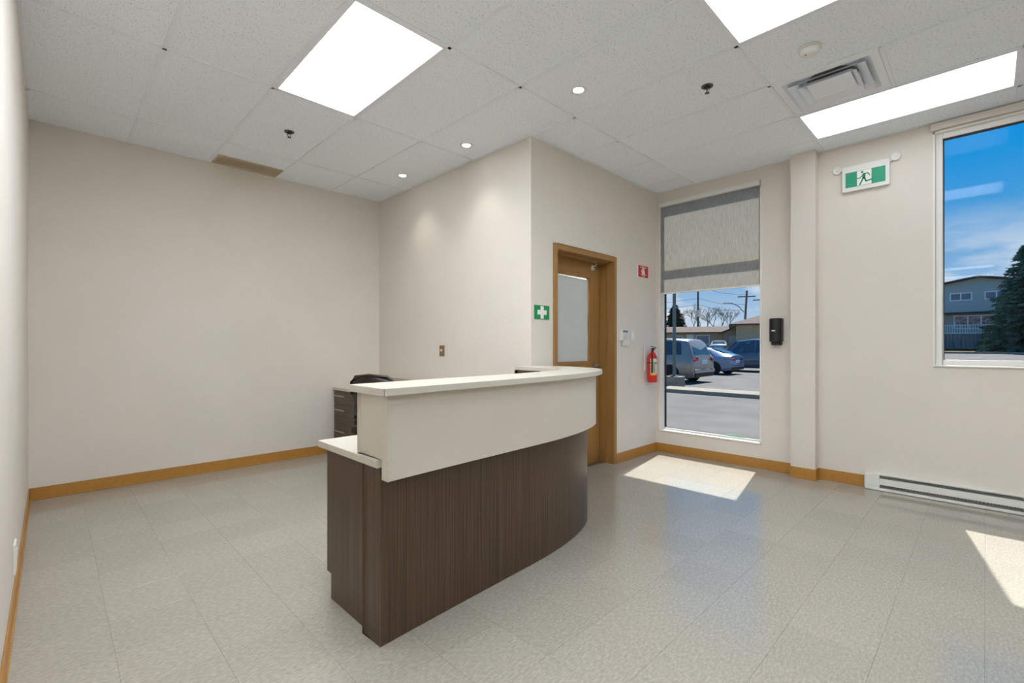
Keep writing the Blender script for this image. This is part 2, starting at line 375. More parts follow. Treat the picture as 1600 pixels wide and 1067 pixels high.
# wall angles
AW = .02
for a in ((XL, XL+AW, YS, YB), (XL, XB, YB-AW, YB), (XB-AW, XB, YD, YB), (XB, XW, YD-AW, YD), (XW-AW, XW, YR, YD), (XS, XW, YR, YR+AW), (XS, XL, YS-AW, YS)):
    MB().box(*a, CE+.001, CE+.02).build('wall_angle', TEE, ceil)

# baseboards
def bb(name, segs, label):
    m_ = MB()
    for x0, x1, y0, y1, nx, ny in segs:     # nx,ny: the way it faces
        m_.box(x0, x1, y0, y1, 0, .1)
        m_.box(x0+(min(nx, 0))*.006, x1+(max(nx, 0))*.006, y0+min(ny, 0)*.006, y1+max(ny, 0)*.006, 0, .012)
    return struct(tag(m_.build(name, BASEB, bevel=.002, seg=1), label, 'baseboard'))
t_ = .007
bb('baseboard_left', [(XL, XL+t_, YS, YB, 1, 0)], 'caramel vinyl baseboard along the left wall')
bb('baseboard_back', [(XL+t_, XB, YB-t_, YB, 0, -1)], 'caramel vinyl baseboard along the back wall')
bb('baseboard_alcove', [(XB-t_, XB, YD, YB-t_, -1, 0)], 'caramel vinyl baseboard beside the work desk')
bb('baseboard_door', [(XB, 3.2, YD-t_, YD, 0, -1), (4.222, XW, YD-t_, YD, 0, -1)], 'caramel vinyl baseboard beside the tan door')
bb('baseboard_right', [(XW-t_, XW, 1.3, YD-t_, -1, 0), (XW-t_, XW, .755, 1.1, -1, 0)], 'caramel vinyl baseboard under the tall window')
bb('baseboard_pilaster', [(4.968-t_, 4.968, 1.1-t_, 1.3+t_, -1, 0), (4.968, XW-t_, 1.1-t_, 1.1, 0, -1), (4.968, XW-t_, 1.3, 1.3+t_, 0, 1)], 'caramel vinyl baseboard wrapping the pilaster')
bb('baseboard_rear', [(XS, XW, YR, YR+t_, 0, 1)], 'caramel vinyl baseboard behind the camera')

# ------------------------------------------------------------------ windows
def window(name, W, label, transom=None, depth=.1, fw=.03):
    y0, y1, z0, z1 = W
    r = thing(name, (XW, (y0+y1)/2, z0), label, 'window'); struct(r)
    e = .012; xa, xb = XW-.008, XO-.02
    box('jamb', WHITE, r, xa, xb, y0, y0+e, z0, z1); box('jamb', WHITE, r, xa, xb, y1-e, y1, z0, z1)
    box('head', WHITE, r, xa, xb, y0, y1, z1-e, z1); box('sill', WHITE, r, xa-.012, xb, y0-.0, y1, z0, z0+e, bevel=.003)
    xf0, xf1 = XW+depth-.03, XW+depth+.02; yi0, yi1, zi0, zi1 = y0+e, y1-e, z0+e, z1-e
    f = MB().box(xf0, xf1, yi0, yi0+fw, zi0, zi1).box(xf0, xf1, yi1-fw, yi1, zi0, zi1).box(xf0, xf1, yi0+fw, yi1-fw, zi0, zi0+fw).box(xf0, xf1, yi0+fw, yi1-fw, zi1-fw, zi1)
    f.build('sash', WHITE, r, bevel=.004)
    g = .008; a0, a1, b0, b1 = yi0+fw, yi1-fw, zi0+fw, zi1-fw; xg0, xg1 = xf0+.012, xf1-.005
    MB().box(xg0, xg1, a0, a0+g*.5, b0, b1).box(xg0, xg1, a1-g, a1, b0, b1).box(xg0, xg1, a0, a1, b0, b0+g*.4).box(xg0, xg1, a0, a1, b1-g, b1).build('gasket', GASKET, r)
    if transom:
        box('transom', WHITE, r, xf0+.012, xf1-.008, a0, a1, *transom)
        box('pane', GLASS, r, xf0+.024, xf0+.030, a0+g*.5, a1-g, b0+g*.4, transom[0]); box('pane', GLASS, r, xf0+.024, xf0+.030, a0+g*.5, a1-g, transom[1], b1-g)
    else: box('pane', GLASS, r, xf0+.024, xf0+.030, a0+g*.5, a1-g, b0+g*.4, b1-g)
    return r
window('window_1', W1, 'tall white framed window behind a half lowered shade', transom=(2.125, 2.185), depth=.085, fw=.02)
window('window_2', W2, 'white framed window showing blue sky and a spruce', depth=.05, fw=.045)
box('opener_film', mat('green_film', (90, 190, 140), .4), bpy.data.objects['window_1'], XW+.063, XW+.071, 1.76, 1.95, .279, .287)

# roller shades
r = thing('roller_shade', (XW-.03, 2.14, 2.9), 'beige woven roller shade half lowered over the tall window', 'blind')
MB().box(XW+.012, XW+.015, 1.6, 2.684, 1.85, 2.87).build('fabric', BLIND, r)
box('headrail', WHITE, r, XW-.026, XW+.03, 1.6, 2.684, 2.85, 2.886, bevel=.006)
box('hem_bar', WHITE, r, XW+.008, XW+.019, 1.6, 2.684, 1.834, 1.852, bevel=.003)
box('bracket', STEEL, r, XW-.03, XW-.0085, 1.588, 1.6, 2.846, 2.89)
tag(box('window_valance', WALL, None, XW-.03, XW, -1.27, .318, 2.962, 3.018, bevel=.006), 'narrow beige valance above the blue sky window', 'valance')

# ------------------------------------------------------------------ door
d = thing('door_1', (3.71, YD, 0), 'tan door with papered glass in a tan steel frame', 'door'); struct(d)
cw = .05
fr = MB().box(DX0-cw, DX0, YD-.014, YD+.02, 0, DZ+cw).box(DX1, DX1+cw, YD-.014, YD+.02, 0, DZ+cw).box(DX0, DX1, YD-.014, YD+.02, DZ, DZ+cw)
fr.build('casing', FRAME_B, d, bevel=.003)
MB().box(DX0-.02, DX0+.002, YD-.013, YD+.2, 0, DZ).box(DX1-.002, DX1+.02, YD-.013, YD+.2, 0, DZ).box(DX0, DX1, YD-.013, YD+.2, DZ-.002, DZ+.02).build('jamb', FRAME_B, d)
MB().box(DX0, DX0+.016, YD+.075, YD+.16, 0, DZ).box(DX1-.016, DX1-.002, YD+.075, YD+.16, 0, DZ-.002).box(DX0+.016, DX1-.016, YD+.075, YD+.16, DZ-.018, DZ-.002).build('stop', FRAME_B, d, bevel=.002)
YL = YD+.162
gx0, gx1, gz0, gz1 = 3.42, 3.985, 1.075, 1.935
lf = MB().box(DX0+.004, gx0, YL, YL+.044, .008, DZ-.006).box(gx1, DX1-.004, YL, YL+.044, .008, DZ-.006).box(gx0, gx1, YL, YL+.044, .008, gz0).box(gx0, gx1, YL, YL+.044, gz1, DZ-.006)
leaf = lf.build('leaf', DOORW, d)
MB().box(gx0-.028, gx0, YL-.008, YL, gz0-.028, gz1+.028).box(gx1, gx1+.028, YL-.008, YL, gz0-.028, gz1+.028).box(gx0, gx1, YL-.008, YL, gz0-.028, gz0).box(gx0, gx1, YL-.008, YL, gz1, gz1+.028).build('lite_trim', DOORW, leaf, bevel=.003)
box('pane', GLASS, leaf, gx0, gx1, YL+.012, YL+.017, gz0, gz1)
PAPER = bpy.data.materials.new('white_paper'); PAPER.use_nodes = True; _t = PAPER.node_tree; _t.nodes.clear()
_o = _t.nodes.new('ShaderNodeOutputMaterial'); _d = _t.nodes.new('ShaderNodeBsdfDiffuse'); _l = _t.nodes.new('ShaderNodeBsdfTranslucent'); _x = _t.nodes.new('ShaderNodeMixShader'); _x.inputs[0].default_value = .4
_d.inputs[0].default_value = _l.inputs[0].default_value = lin((232, 233, 233)); _t.links.new(_d.outputs[0], _x.inputs[1]); _t.links.new(_l.outputs[0], _x.inputs[2]); _t.links.new(_x.outputs[0], _o.inputs[0])
pp = MB(); n = 14
edge = [(gx0, gz0)] + [(gx1-.012-.004*math.sin(i*1.3)-.006*(i == n-1), gz0+(gz1-gz0-.02)*i/(n-1)) for i in range(n)] + [(gx0, gz1-.006)]
pp.prism([(x, YL+.022, z) for x, z in edge], (0, .001, 0)); tag(pp.build('paper_sheet', PAPER, leaf), 'white paper taped behind the glass')
lv = MB().lathe([(.030, 0), (.030, .008), (.012, .012), (.012, .045)], (4.094, YL, 1.03), 'Y', 16)
lv.v = [(x, 2*YL-y, z) for x, y, z in lv.v]
lv.tube([(4.094, YL-.045, 1.03), (4.05, YL-.05, 1.03), (3.985, YL-.046, 1.025)], .012, 8)
tag(lv.build('lever_handle', STEEL, leaf, smooth=40), 'chrome lever handle')
hk = MB().box(4.0, 4.035, YL-.012, YL, 2.02, 2.075).tube([(4.018, YL-.01, 2.06), (4.018, YL-.05, 2.062), (4.018, YL-.058, 2.085)], .008, 8).tube([(4.018, YL-.01, 2.035), (4.018, YL-.03, 2.025), (4.018, YL-.034, 2.04)], .007, 8)
tag(hk.build('coat_hook', WHITEP, leaf, smooth=40), 'small white coat hook')
box('threshold', STEEL, d, DX0, DX1, YD+.1, YD+.2, 0, .008)

# ------------------------------------------------------------------ ceiling fixtures
def troffer(i, j, label, power=1.0):
    x0, y0 = GX+i*S+.0115, GY+j*L+.0115; x1, y1 = x0+S-.023, y0+L-.023
    r = thing('ceiling_light', ((x0+x1)/2, (y0+y1)/2, CE), label, 'light', 'recessed fluorescent ceiling lights')
    f = .018
    MB().box(x0, x1, y0, y0+f, CE-.002, CE+.012).box(x0, x1, y1-f, y1, CE-.002, CE+.012).box(x0, x0+f, y0+f, y1-f, CE-.002, CE+.012).box(x1-f, x1, y0+f, y1-f, CE-.002, CE+.012).build('frame', TEE, r, bevel=.002, seg=1)
    MB().box(x0+f, x1-f, y0+f, y1-f, CE+.004, CE+.007).build('diffuser', DIFF[power], r)
    MB().box(x0, x1, y0, y1, CE+.03, CE+.055).build('housing', TEE, r)
troffer(0, -1, 'lit rectangular ceiling light above the reception desk', 1.05)
troffer(2, -3, 'lit ceiling light cut off by the top edge, nearest the smoke detector', .9)
troffer(5, -3, 'lit ceiling light beside the air diffuser and the exit sign', .22)
for a, p, lb in (((-1, -2), 1.5, 'added unseen fill light above the camera'), ((-1, -5), 1.0, 'added unseen fill light behind the camera, middle of the room'), ((3, -5), .3, 'added unseen fill light behind the camera by the window wall'),  # unseen fixtures, added as fill for the back wall and the room
              ((-4, -5), 1.0, 'added unseen fill light nearest the camera in the side area'), ((-10, -3), 1.0, 'second farthest lit ceiling light of the side area'), ((-13, -3), 1.0, 'farthest lit ceiling light of the side area'),  # side area: far pair read from window reflections, others added as fill
              ((-8, -5), 1.0, 'added unseen fill light at the rear wall of the side area'), ((-11, -5), 1.0, 'added unseen fill light in the far rear corner of the side area')):
    troffer(*a, lb, p)
troffer(4, 0, 'added unseen light behind the tan door, brightening its papered glass', 2.6)  # unseen lamp, added to brighten the papered door glass from behind

LENS = mat('spotlight_lens_lit', (255, 250, 238), .4, emit=POT)
def pot(x, y, label):
    r = thing('recessed_spotlight', (x, y, CE), label, 'spotlight', 'recessed round spotlights')
    z = CE+.006
    MB().lathe([(.036, .001), (.038, -.003), (.052, -.005), (.058, -.001), (.058, .002)], (x, y, z), n=28).build('trim_ring', WHITEP, r, smooth=35)
    MB().lathe([(.0, -.002), (.035, -.002), (.035, -.0005), (0, -.0005)], (x, y, z), n=24).build('lens', LENS, r)
    ld = bpy.data.lights.new('spotlight_beam', 'SPOT'); ld.energy = 12; ld.spot_size = R(92); ld.spot_blend = .95; ld.shadow_soft_size = .03; ld.color = (1, .93, .84)
    lo = bpy.data.objects.new('spotlight_beam', ld); COL.objects.link(lo); lo.parent = r; lo.location = (0, 0, -.012)
pot(2.64, 4.331, 'recessed round spotlight nearest the back wall')
pot(2.65, 3.278, 'recessed round spotlight between the other two')
pot(2.64, 2.018, 'recessed round spotlight nearest the camera')

def sprinkler(x, y, label):
    r = thing('fire_sprinkler', (x, y, CE), label, 'sprinkler', 'pendent fire sprinklers'); z = CE+.006
    MB().lathe([(.040, 0), (.038, -.005), (.022, -.007), (.022, .004), (.040, .004)], (x, y, z), n=20).build('escutcheon', DARKM, r, smooth=35)
    MB().lathe([(.012, .0), (.012, -.018), (.008, -.02)], (x, y, z), n=12).build('body', DARKM, r, smooth=35)
    m_ = MB()
    for s in (-1, 1): m_.tube([(x+s*.010, y, z-.016), (x+s*.014, y, z-.03), (x+s*.003, y, z-.046)], .003, 6)
    m_.build('yoke', DARKM, r)
    MB().lathe([(0, -.046), (.016, -.047), (.016, -.049), (0, -.050)], (x, y, z), n=14).build('deflector', DARKM, r)
sprinkler(1.426, 4.119, 'chrome fire sprinkler near the tan return grille')
sprinkler(3.236, 1.361, 'chrome fire sprinkler near the smoke detector')

r = thing('smoke_detector', (3.258, .75, CE), 'round white smoke detector beside the air diffuser', 'smoke detector'); z = CE+.006
MB().lathe([(.062, .0), (.064, -.012), (.060, -.016)], (3.258, .75, z), n=32).build('base', WHITEP, r, smooth=35)
MB().lathe([(.052, -.016), (.050, -.034), (.036, -.044), (.012, -.047), (0, -.047)], (3.258, .75, z), n=32).build('dome', WHITEP, r, smooth=50)
MB().lathe([(.004, -.046), (.004, -.049), (0, -.049)], (3.235, .765, z-.001), n=8).build('indicator', BLACK, r)

# square cone air diffuser
dx0, dx1, dy0, dy1 = GX+4*S+.014, GX+5*S-.014, GY-3*L+S+.014, GY-2*L-.014
r = thing('air_diffuser', ((dx0+dx1)/2, (dy0+dy1)/2, CE), 'square white stepped air diffuser in the ceiling', 'vent')
def ringpyr(c, h0, z0, h1, z1, th=.003):
    """square funnel between half-size h0 at z0 and h1 at z1, thin"""
    cx_, cy_ = c; m_ = MB(); vs = []
    for (h, z_) in ((h0, z0), (h1, z1), (h1-th, z1+th), (h0-th, z0+th)):
        vs += [(cx_-h, cy_-h, z_), (cx_+h, cy_-h, z_), (cx_+h, cy_+h, z_), (cx_-h, cy_+h, z_)]
    fs = []
    for a in range(4):
        b = (a+1) % 4
        for k in range(4): fs.append((a*4+k, a*4+(k+1) % 4, b*4+(k+1) % 4, b*4+k))
    return m_.add(vs, fs)
c_ = ((dx0+dx1)/2, (dy0+dy1)/2); hh = (dx1-dx0)/2
m_ = MB()
for a in ((dx0, dx1, dy0, dy0+.045), (dx0, dx1, dy1-.045, dy1), (dx0, dx0+.045, dy0+.045, dy1-.045), (dx1-.045, dx1, dy0+.045, dy1-.045)): m_.box(*a, CE+.002, CE+.008)
m_.build('face_frame', TEE, r)
ringpyr(c_, hh-.045, CE+.004, hh-.115, CE+.055).build('throat', TEE, r)
ringpyr(c_, hh-.072, CE-.012, hh-.125, CE+.022).build('cone', TEE, r)
ringpyr(c_, hh-.125, CE-.018, hh-.165, CE+.018).build('cone', TEE, r)
MB().box(c_[0]-hh+.165, c_[0]+hh-.165, c_[1]-hh+.165, c_[1]+hh-.165, CE-.0, CE+.008).build('core_plate', TEE, r)
DUCT = mat('galvanised_duct', (120, 120, 112), .6)
MB().lathe([(.15, 0), (.15, .002), (0, .002)], (c_[0], c_[1], CE+.056), n=24).build('duct_mouth', DUCT, r)
# return grille at the back wall
GRILLE = mat('tan_grille', (206, 190, 164), .55)
r = thing('return_grille', (1.405, 5.2, CE), 'narrow tan return air grille at the back wall', 'vent')
box('frame', GRILLE, r, 1.115, 1.7, 5.066, 5.078, CE, CE+.012); box('frame', GRILLE, r, 1.115, 1.7, 5.313, 5.325, CE, CE+.012)
box('frame', GRILLE, r, 1.115, 1.127, 5.078, 5.313, CE, CE+.012); box('frame', GRILLE, r, 1.688, 1.7, 5.078, 5.313, CE, CE+.012)
for k in range(14): MB().obox((1.4075, 5.087+k*.0166, CE+.008), (.2805, 0, 0), (0, .0076, .0015), (0, -.0002, .0007)).build('slat', GRILLE, r)
box('backing', GRILLE, r, 1.127, 1.688, 5.078, 5.313, CE+.02, CE+.024)

# ------------------------------------------------------------------ reception desk
CTRL = [(.912, 1.628), (1.3, 1.655), (1.7, 1.678), (2.05, 1.70), (2.3, 1.735), (2.5, 1.785), (2.68, 1.855), (2.82, 1.945), (2.92, 2.07), (2.98, 2.22), (3.005, 2.4), (3.01, 2.58), (3.01, 2.727)]
def spline(P, n=5):
    out = []; P = [Vector(p) for p in P]
    for i in range(len(P)-1):
        a, b, c, e = P[max(i-1, 0)], P[i], P[i+1], P[min(i+2, len(P)-1)]
        for k in range(n):
            t = k/n
            out.append(.5*((2*b)+(c-a)*t+(2*a-5*b+4*c-e)*t*t+(3*b-a-3*c+e)*t**3))
    return out+[P[-1]]
OUT = spline(CTRL)
def off(dist, x0=None, p=OUT):
    o = []
    for i in range(len(p)):
        t = (p[min(i+1, len(p)-1)]-p[max(i-1, 0)]).normalized(); o.append(p[i]+Vector((-t.y, t.x))*dist)
    o[-1].y = 2.727
    if x0 is not None: o[0].x = x0
    return o
def ring(d0, d1, z0, z1, x0):
    a, b = off(d0, x0), off(d1, x0); n = len(a); m_ = MB(); vs = []
    for P, z_ in ((a, z0), (a, z1), (b, z1), (b, z0)): vs += [(p.x, p.y, z_) for p in P]
    fs = [(i+1+q*n, i+q*n, i+((q+1) % 4)*n, i+1+((q+1) % 4)*n) for q in range(4) for i in range(n-1)]
    fs += [(0, n, 2*n, 3*n), (n-1, 4*n-1, 3*n-1, 2*n-1)]
    return m_.add(vs, fs)
r = thing('reception_desk', (1.9, 2.0, 0), 'curved reception desk with dark woodgrain front and cream fascia', 'desk')
top = ring(0, .30, 1.033, 1.063, .912).build('counter_top', SLAB, r, smooth=30, bevel=.002)
MB().box(.9105, .9125, 1.6265, 1.6285, 1.033, 1.063).build('edge_seam', EDGE, top)
ring(.045, .095, .685, 1.033, .953).build('fascia', CREAM, r, smooth=30, bevel=.0015)
ring(.097, .285, .766, 1.033, .957).build('upper_box', CREAM, r, smooth=30)
ring(.105, .245, .0, .7335, .954).build('front_panel', WOOD, r, smooth=30)
# lower work surface, following the curve at the front
a = [p for p in off(.1) if p.x < 2.62]
pl = [(.935, a[0].y)] + [(p.x, p.y) for p in a[1:]] + [(2.66, 2.312), (.935, 2.312)]
MB().prism([(x, y, .7335) for x, y in pl], (0, 0, .031)).build('work_surface', SLAB, r, bevel=.0015)
box('end_panel', WOOD, r, .972, .99, 1.875, 2.245, 0, .7335); 
cab = box('pedestal_body', WOOD, r, .99, 1.42, 1.875, 2.27, .1, .7335)
box('end_panel', WOOD, r, .972, .99, 2.245, 2.292, .12, .7335)
box('toe_kick', BLACKM, r, .99, 1.42, 1.9, 2.22, 0, .1)
for z0, z1 in ((.125, .41), (.414, .57), (.574, .728)):
    dr = box('drawer', WOODH, r, .994, 1.416, 2.27, 2.29, z0, z1)
    MB().tube([(1.14, 2.312, z1-.05), (1.27, 2.312, z1-.05)], .005, 6).box(1.145, 1.153, 2.29, 2.312, z1-.055, z1-.045).box(1.257, 1.265, 2.29, 2.312, z1-.055, z1-.045).build('handle', STEEL, dr)
box('support_panel', WOOD, r, 2.62, 2.64, 1.96, 2.3, 0, .7335)
# inner face of the return
box('return_panel', WOOD, r, 2.712, 2.722, 2.45, 2.725, .0, 1.033)
box('return_post', CREAM, r, 2.712, 2.75, 2.69, 2.73, .0, 1.032)

# ------------------------------------------------------------------ work desk along the alcove wall
r = thing('work_desk', (2.62, 4.4, 0), 'low work desk with drawers in the far corner', 'desk')
box('desk_top', SLAB, r, 2.325, XB-.002, 3.55, YB-.004, .727, .758, bevel=.002)
tag(box('backsplash', mat('beige_laminate', (176, 158, 140), .5), r, XB-.02, XB-.002, 3.55, YB-.004, .758, .85), 'low beige backsplash')
box('pedestal_body', WOODH, r, 2.35, 2.9, 4.79, 5.30, .06, .727)
box('plinth', BLACKM, r, 2.39, 2.9, 4.8, 5.29, 0, .06)
for z0, z1 in ((.07, .325), (.329, .565), (.569, .722)):
    dr = box('drawer', WOODH, r, 2.33, 2.35, 4.795, 5.297, z0, z1, bevel=.001)
    zc = z1-.055
    MB().box(2.303, 2.312, 4.99, 5.25, zc-.007, zc+.007).box(2.31, 2.331, 5.0, 5.01, zc-.005, zc+.005).box(2.31, 2.331, 5.23, 5.24, zc-.005, zc+.005).build('handle', STEEL, dr)
box('end_panel', WOODH, r, 2.35, 2.9, 3.56, 3.58, 0, .727)

# ------------------------------------------------------------------ office chair
def office_chair(loc, rot):
    r = thing('office_chair', loc, 'dark leather office chair behind the reception desk', 'chair', rot=rot, local=True)
    # local frame: faces +y, backrest at -y
    def shell(zs, w, ybase, curve, th):
        """curved padded back: rows (z, half width, y)"""
        m_ = MB(); nx = 10; vs = []; fs = []
        for side in (0, 1):
            for z_, hw, y_ in zs:
                for k in range(nx+1):
                    u = -1+2*k/nx; x = hw*u
                    puff = th*(1-abs(u)**4)*(1 if side else .35)
                    vs.append((x, y_+curve*u*u+(puff if side else -puff*.8), z_))
        rws = len(zs); st = nx+1
        for s_ in (0, 1):
            for i in range(rws-1):
                for k in range(nx):
                    q = s_*rws*st+i*st+k; fs.append((q, q+1, q+1+st, q+st))
        o2 = rws*st
        for i in range(rws-1):
            fs.append((i*st, (i+1)*st, o2+(i+1)*st, o2+i*st)); fs.append((i*st+nx, (i+1)*st+nx, o2+(i+1)*st+nx, o2+i*st+nx))
        for k in range(nx):
            fs.append((k, k+1, o2+k+1, o2+k)); q = (rws-1)*st+k; fs.append((q, q+1, o2+q+1, o2+q))
        return m_.add(vs, fs)
    rows = [(.50, .14, -.20), (.56, .165, -.215), (.66, .185, -.235), (.76, .205, -.25), (.86, .225, -.262), (.92, .205, -.27), (.955, .155, -.275), (.968, .08, -.277)]
    b = shell(rows, .24, 0, .05, .035).build('backrest', LEATHER, r, smooth=60)
    MB().tube([(-.212, -.215, .80), (-.205, -.225, .915), (-.155, -.245, .962), (0, -.285, .978), (.155, -.245, .962), (.205, -.225, .915), (.212, -.215, .80)], .012, 8).build('piping', LEATHER, b, smooth=60)
    seat = MB().prism([(x, y, .44) for x, y in ((-.24, -.2), (-.25, .1), (-.23, .22), (-.15, .27), (.15, .27), (.23, .22), (.25, .1), (.24, -.2))], (0, 0, .075)).build('seat', LEATHER, r, bevel=.03, seg=3)
    MB().tube([(0, -.18, .43), (0, -.27, .42), (0, -.31, .50), (0, -.30, .62)], .02, 8).build('back_support', BLACK, r, smooth=40)
    for s in (-1, 1): MB().tube([(s*.18, -.2, .60), (s*.25, -.12, .66), (s*.265, .08, .665), (s*.265, .14, .63), (s*.25, .14, .46), (s*.2, .08, .435)], .017, 8).build('armrest', BLACK, r, smooth=40)
    MB().lathe([(.028, .12), (.028, .3), (.018, .3), (.018, .44)], n=14).build('gas_column', BLACK, r, smooth=35)
    for k in range(5):
        a = 2*math.pi*k/5+.3; c, s = math.cos(a), math.sin(a)
        leg = MB().tube([(0, 0, .115), (c*.15, s*.15, .10), (c*.30, s*.30, .072)], .022, 8, r2=.015).build('base_arm', BLACK, r, smooth=40)
        MB().tube([(c*.30-s*.022, s*.30+c*.022, .028), (c*.30+s*.022, s*.30-c*.022, .028)], .028, 12).tube([(c*.3, s*.3, .03), (c*.3, s*.3, .07)], .007, 6).build('caster', BLACKM, leg)
    return r
office_chair((2.19, 3.89, 0), R(-58))

# ------------------------------------------------------------------ wall fittings
# exit sign
r = thing('exit_sign', (XW, .742, 2.6), 'green and white running man exit sign beside the pilaster', 'sign')
def rrect(y0, y1, z0, z1, rad, n=5):
    o = []
    for cy_, cz_, a0 in ((y1-rad, z1-rad, 0), (y0+rad, z1-rad, 90), (y0+rad, z0+rad, 180), (y1-rad, z0+rad, 270)):
        for k in range(n+1):
            a = R(a0+90*k/n); o.append((cy_+rad*math.cos(a), cz_+rad*math.sin(a)))
    return o
E0, E1, F0, F1 = .575, .91, 2.60, 2.825
xs = XW-.032
MB().prism([(xs, y, z_) for y, z_ in rrect(E0, E1, F0, F1, .014)], (.032, 0, 0)).build('housing', WHITEP, r, bevel=.004)
gp = MB().box(xs-.002, xs, E0+.028, E1-.026, F0+.035, F1-.058).build('green_panel', mat('exit_green', (0, 150, 112), .35), r)
w0, w1 = .698, .80
MB().box(xs-.003, xs-.0015, w0, w1, F0+.037, F1-.06).build('white_door_field', SIGNW, r)
# pictogram: u runs to the right in the photo (towards -y), v up
H0 = F0+.037; HH = (F1-.06)-H0; W_ = w1-w0
def pt(u, v, dx=0): return (xs-.004-dx, w1-u*W_, H0+v*HH)
MANG = mat('exit_green_print', (0, 120, 84), .4)
def stroke(m_, pts, wd):
    for k in range(len(pts)-1):
        (u0, v0), (u1, v1) = pts[k], pts[k+1]
        p, q = Vector(pt(u0, v0)), Vector(pt(u1, v1)); t = (q-p).normalized(); nrm = Vector((0, -t.z, t.y))*wd*.5
        ex = t*wd*.3
        m_.prism([p-ex+nrm, q+ex+nrm, q+ex-nrm, p-ex-nrm], (.0006, 0, 0))
m_ = MB()
c0 = Vector(pt(.36, .88)); m_.prism([c0+Vector((0, .0095*math.cos(a*math.pi/6), .0085*math.sin(a*math.pi/6))) for a in range(12)], (.0006, 0, 0))
stroke(m_, [(.50, .74), (.47, .46)], .021); stroke(m_, [(.46, .48), (.20, .05)], .011); stroke(m_, [(.52, .48), (.63, .22), (1.08, .28)], .011)
stroke(m_, [(.42, .70), (.22, .50), (.02, .50)], .0075); stroke(m_, [(.55, .74), (.75, .76), (.88, .58)], .0075)
tag(m_.build('running_man', MANG, r), 'green running figure')
def lampcap(y, z_):
    c = MB().lathe([(.036, 0), (.037, -.014), (.033, -.019), (.027, -.014), (.010, -.013), (.008, -.018), (0, -.018)], (XW, y, z_), 'X', 24).build('lamp_cap', WHITEP, r, smooth=40)
    return c
lampcap(.948, 2.815); lampcap(.537, 2.83)
MB().box(XW-.02, XW-.008, .56, .925, 2.795, 2.808).build('bracket', WHITEP, r)

# soap dispenser
r = thing('soap_dispenser', (XW, 1.445, 1.23), 'black wall mounted soap dispenser beside the tall window', 'dispenser')
def cap(y0, y1, x0, x1, n=8):
    o = [(x1, y0), (x1, y1)]; cy_ = (y0+y1)/2; hw = (y1-y0)/2
    for k in range(n+1):
        a = math.pi*k/n; o.append((x0+.045-.045*math.sin(a)**.7, cy_+hw*math.cos(a)))
    return o
MB().prism([(x, y, 1.272) for x, y in cap(1.387, 1.497, XW-.10, XW)], (0, 0, .228)).build('cover', BLACK, r, smooth=45, bevel=.006)
MB().prism([(x, y, 1.24) for x, y in cap(1.40, 1.484, XW-.088, XW)], (0, 0, .032)).build('chin', BLACKM, r, smooth=45, bevel=.004)
MB().lathe([(.014, 1.232), (.016, 1.245), (0, 1.246)], (XW-.06, 1.442, 0), n=12).build('nozzle', CHROME, r)
MB().box(XW-.103, XW-.098, 1.435, 1.465, 1.374, 1.384).build('logo_mark', SIGNW, r)

# electric baseboard heater
HW = mat('heater_enamel', (226, 226, 220), .4)
FIN = mat('heater_fins', (186, 184, 176), .6)
hx0, hy0, hy1 = 5.005, -1.5, .738
r = thing('baseboard_heater', (5.04, -.38, 0), 'white electric baseboard heater under the blue sky window', 'heater')
box('back_plate', HW, r, 5.066, XW, hy0, hy1, .004, .142)
box('top_cover', HW, r, hx0+.004, 5.07, hy0, hy1, .130, .143, bevel=.003); box('front_panel', HW, r, hx0, hx0+.006, hy0+.01, hy1-.1, .052, .106, bevel=.002)
box('bottom_lip', HW, r, hx0-.004, 5.066, hy0, hy1, .003, .024, bevel=.003); box('end_cap', HW, r, hx0-.001, 5.066, hy1-.1, hy1, .024, .131, bevel=.002); box('end_cap', HW, r, hx0-.001, 5.066, hy0, hy0+.02, .024, .131)
fm = MB()
y = hy0+.03
while y < hy1-.105: fm.box(hx0+.012, 5.06, y, y+.002, .026, .126); y += .009
tag(fm.build('fin_bank', FIN, r), kind='stuff')
rail = MB().box(hx0+.004, hx0+.007, hy0+.02, hy1-.1, .110, .114).box(hx0+.004, hx0+.007, hy0+.02, hy1-.1, .124, .128)
y = hy0+.03
while y < hy1-.105: rail.box(hx0+.004, hx0+.007, y, y+.006, .040, .052); y += .02
rail.build('slot_guard', mat('heater_slot', (132, 132, 126), .6), r)

# fire extinguisher
ex, ey = 4.845, YD-.075
r = thing('fire_extinguisher', (ex, YD, .82), 'red fire extinguisher hanging beside the tall window', 'fire extinguisher')
rr = .054
MB().lathe([(rr-.006, .822), (rr, .83), (rr, 1.09), (rr*.93, 1.115), (rr*.7, 1.14), (rr*.4, 1.158), (.016, 1.168), (.016, 1.182)], (ex, ey, 0), n=28).build('cylinder', RED, r, smooth=50)
lab = MB()
def wrap(z0, z1, a0, a1, R_, n=12):
    m_ = MB(); vs = []; fs = []
    for k in range(n+1):
        a = R(a0+(a1-a0)*k/n)
        for rad in (R_, R_+.0006):
            for z_ in (z0, z1): vs.append((ex+rad*math.cos(a), ey+rad*math.sin(a), z_))
    for k in range(n):
        q = 4*k
        fs += [(q+2, q+6, q+7, q+3), (q, q+1, q+5, q+4), (q, q+4, q+6, q+2), (q+1, q+3, q+7, q+5)]
    return m_.add(vs, fs+[(0, 2, 3, 1), (4*n, 4*n+1, 4*n+3, 4*n+2)])
wrap(.925, 1.09, -175, -25, rr).build('label', mat('label_cream', (222, 214, 190), .5, noise=(60, (1, 1, 3), (170, 168, 150), .52, .6, 2), coords='P'), r)
wrap(.905, .926, -175, -25, rr).build('label_stripe', mat('label_yellow', (232, 176, 84), .5), r)
wrap(1.038, 1.047, -180, 180, rr+.001, 24).build('strap', BLACKM, r)
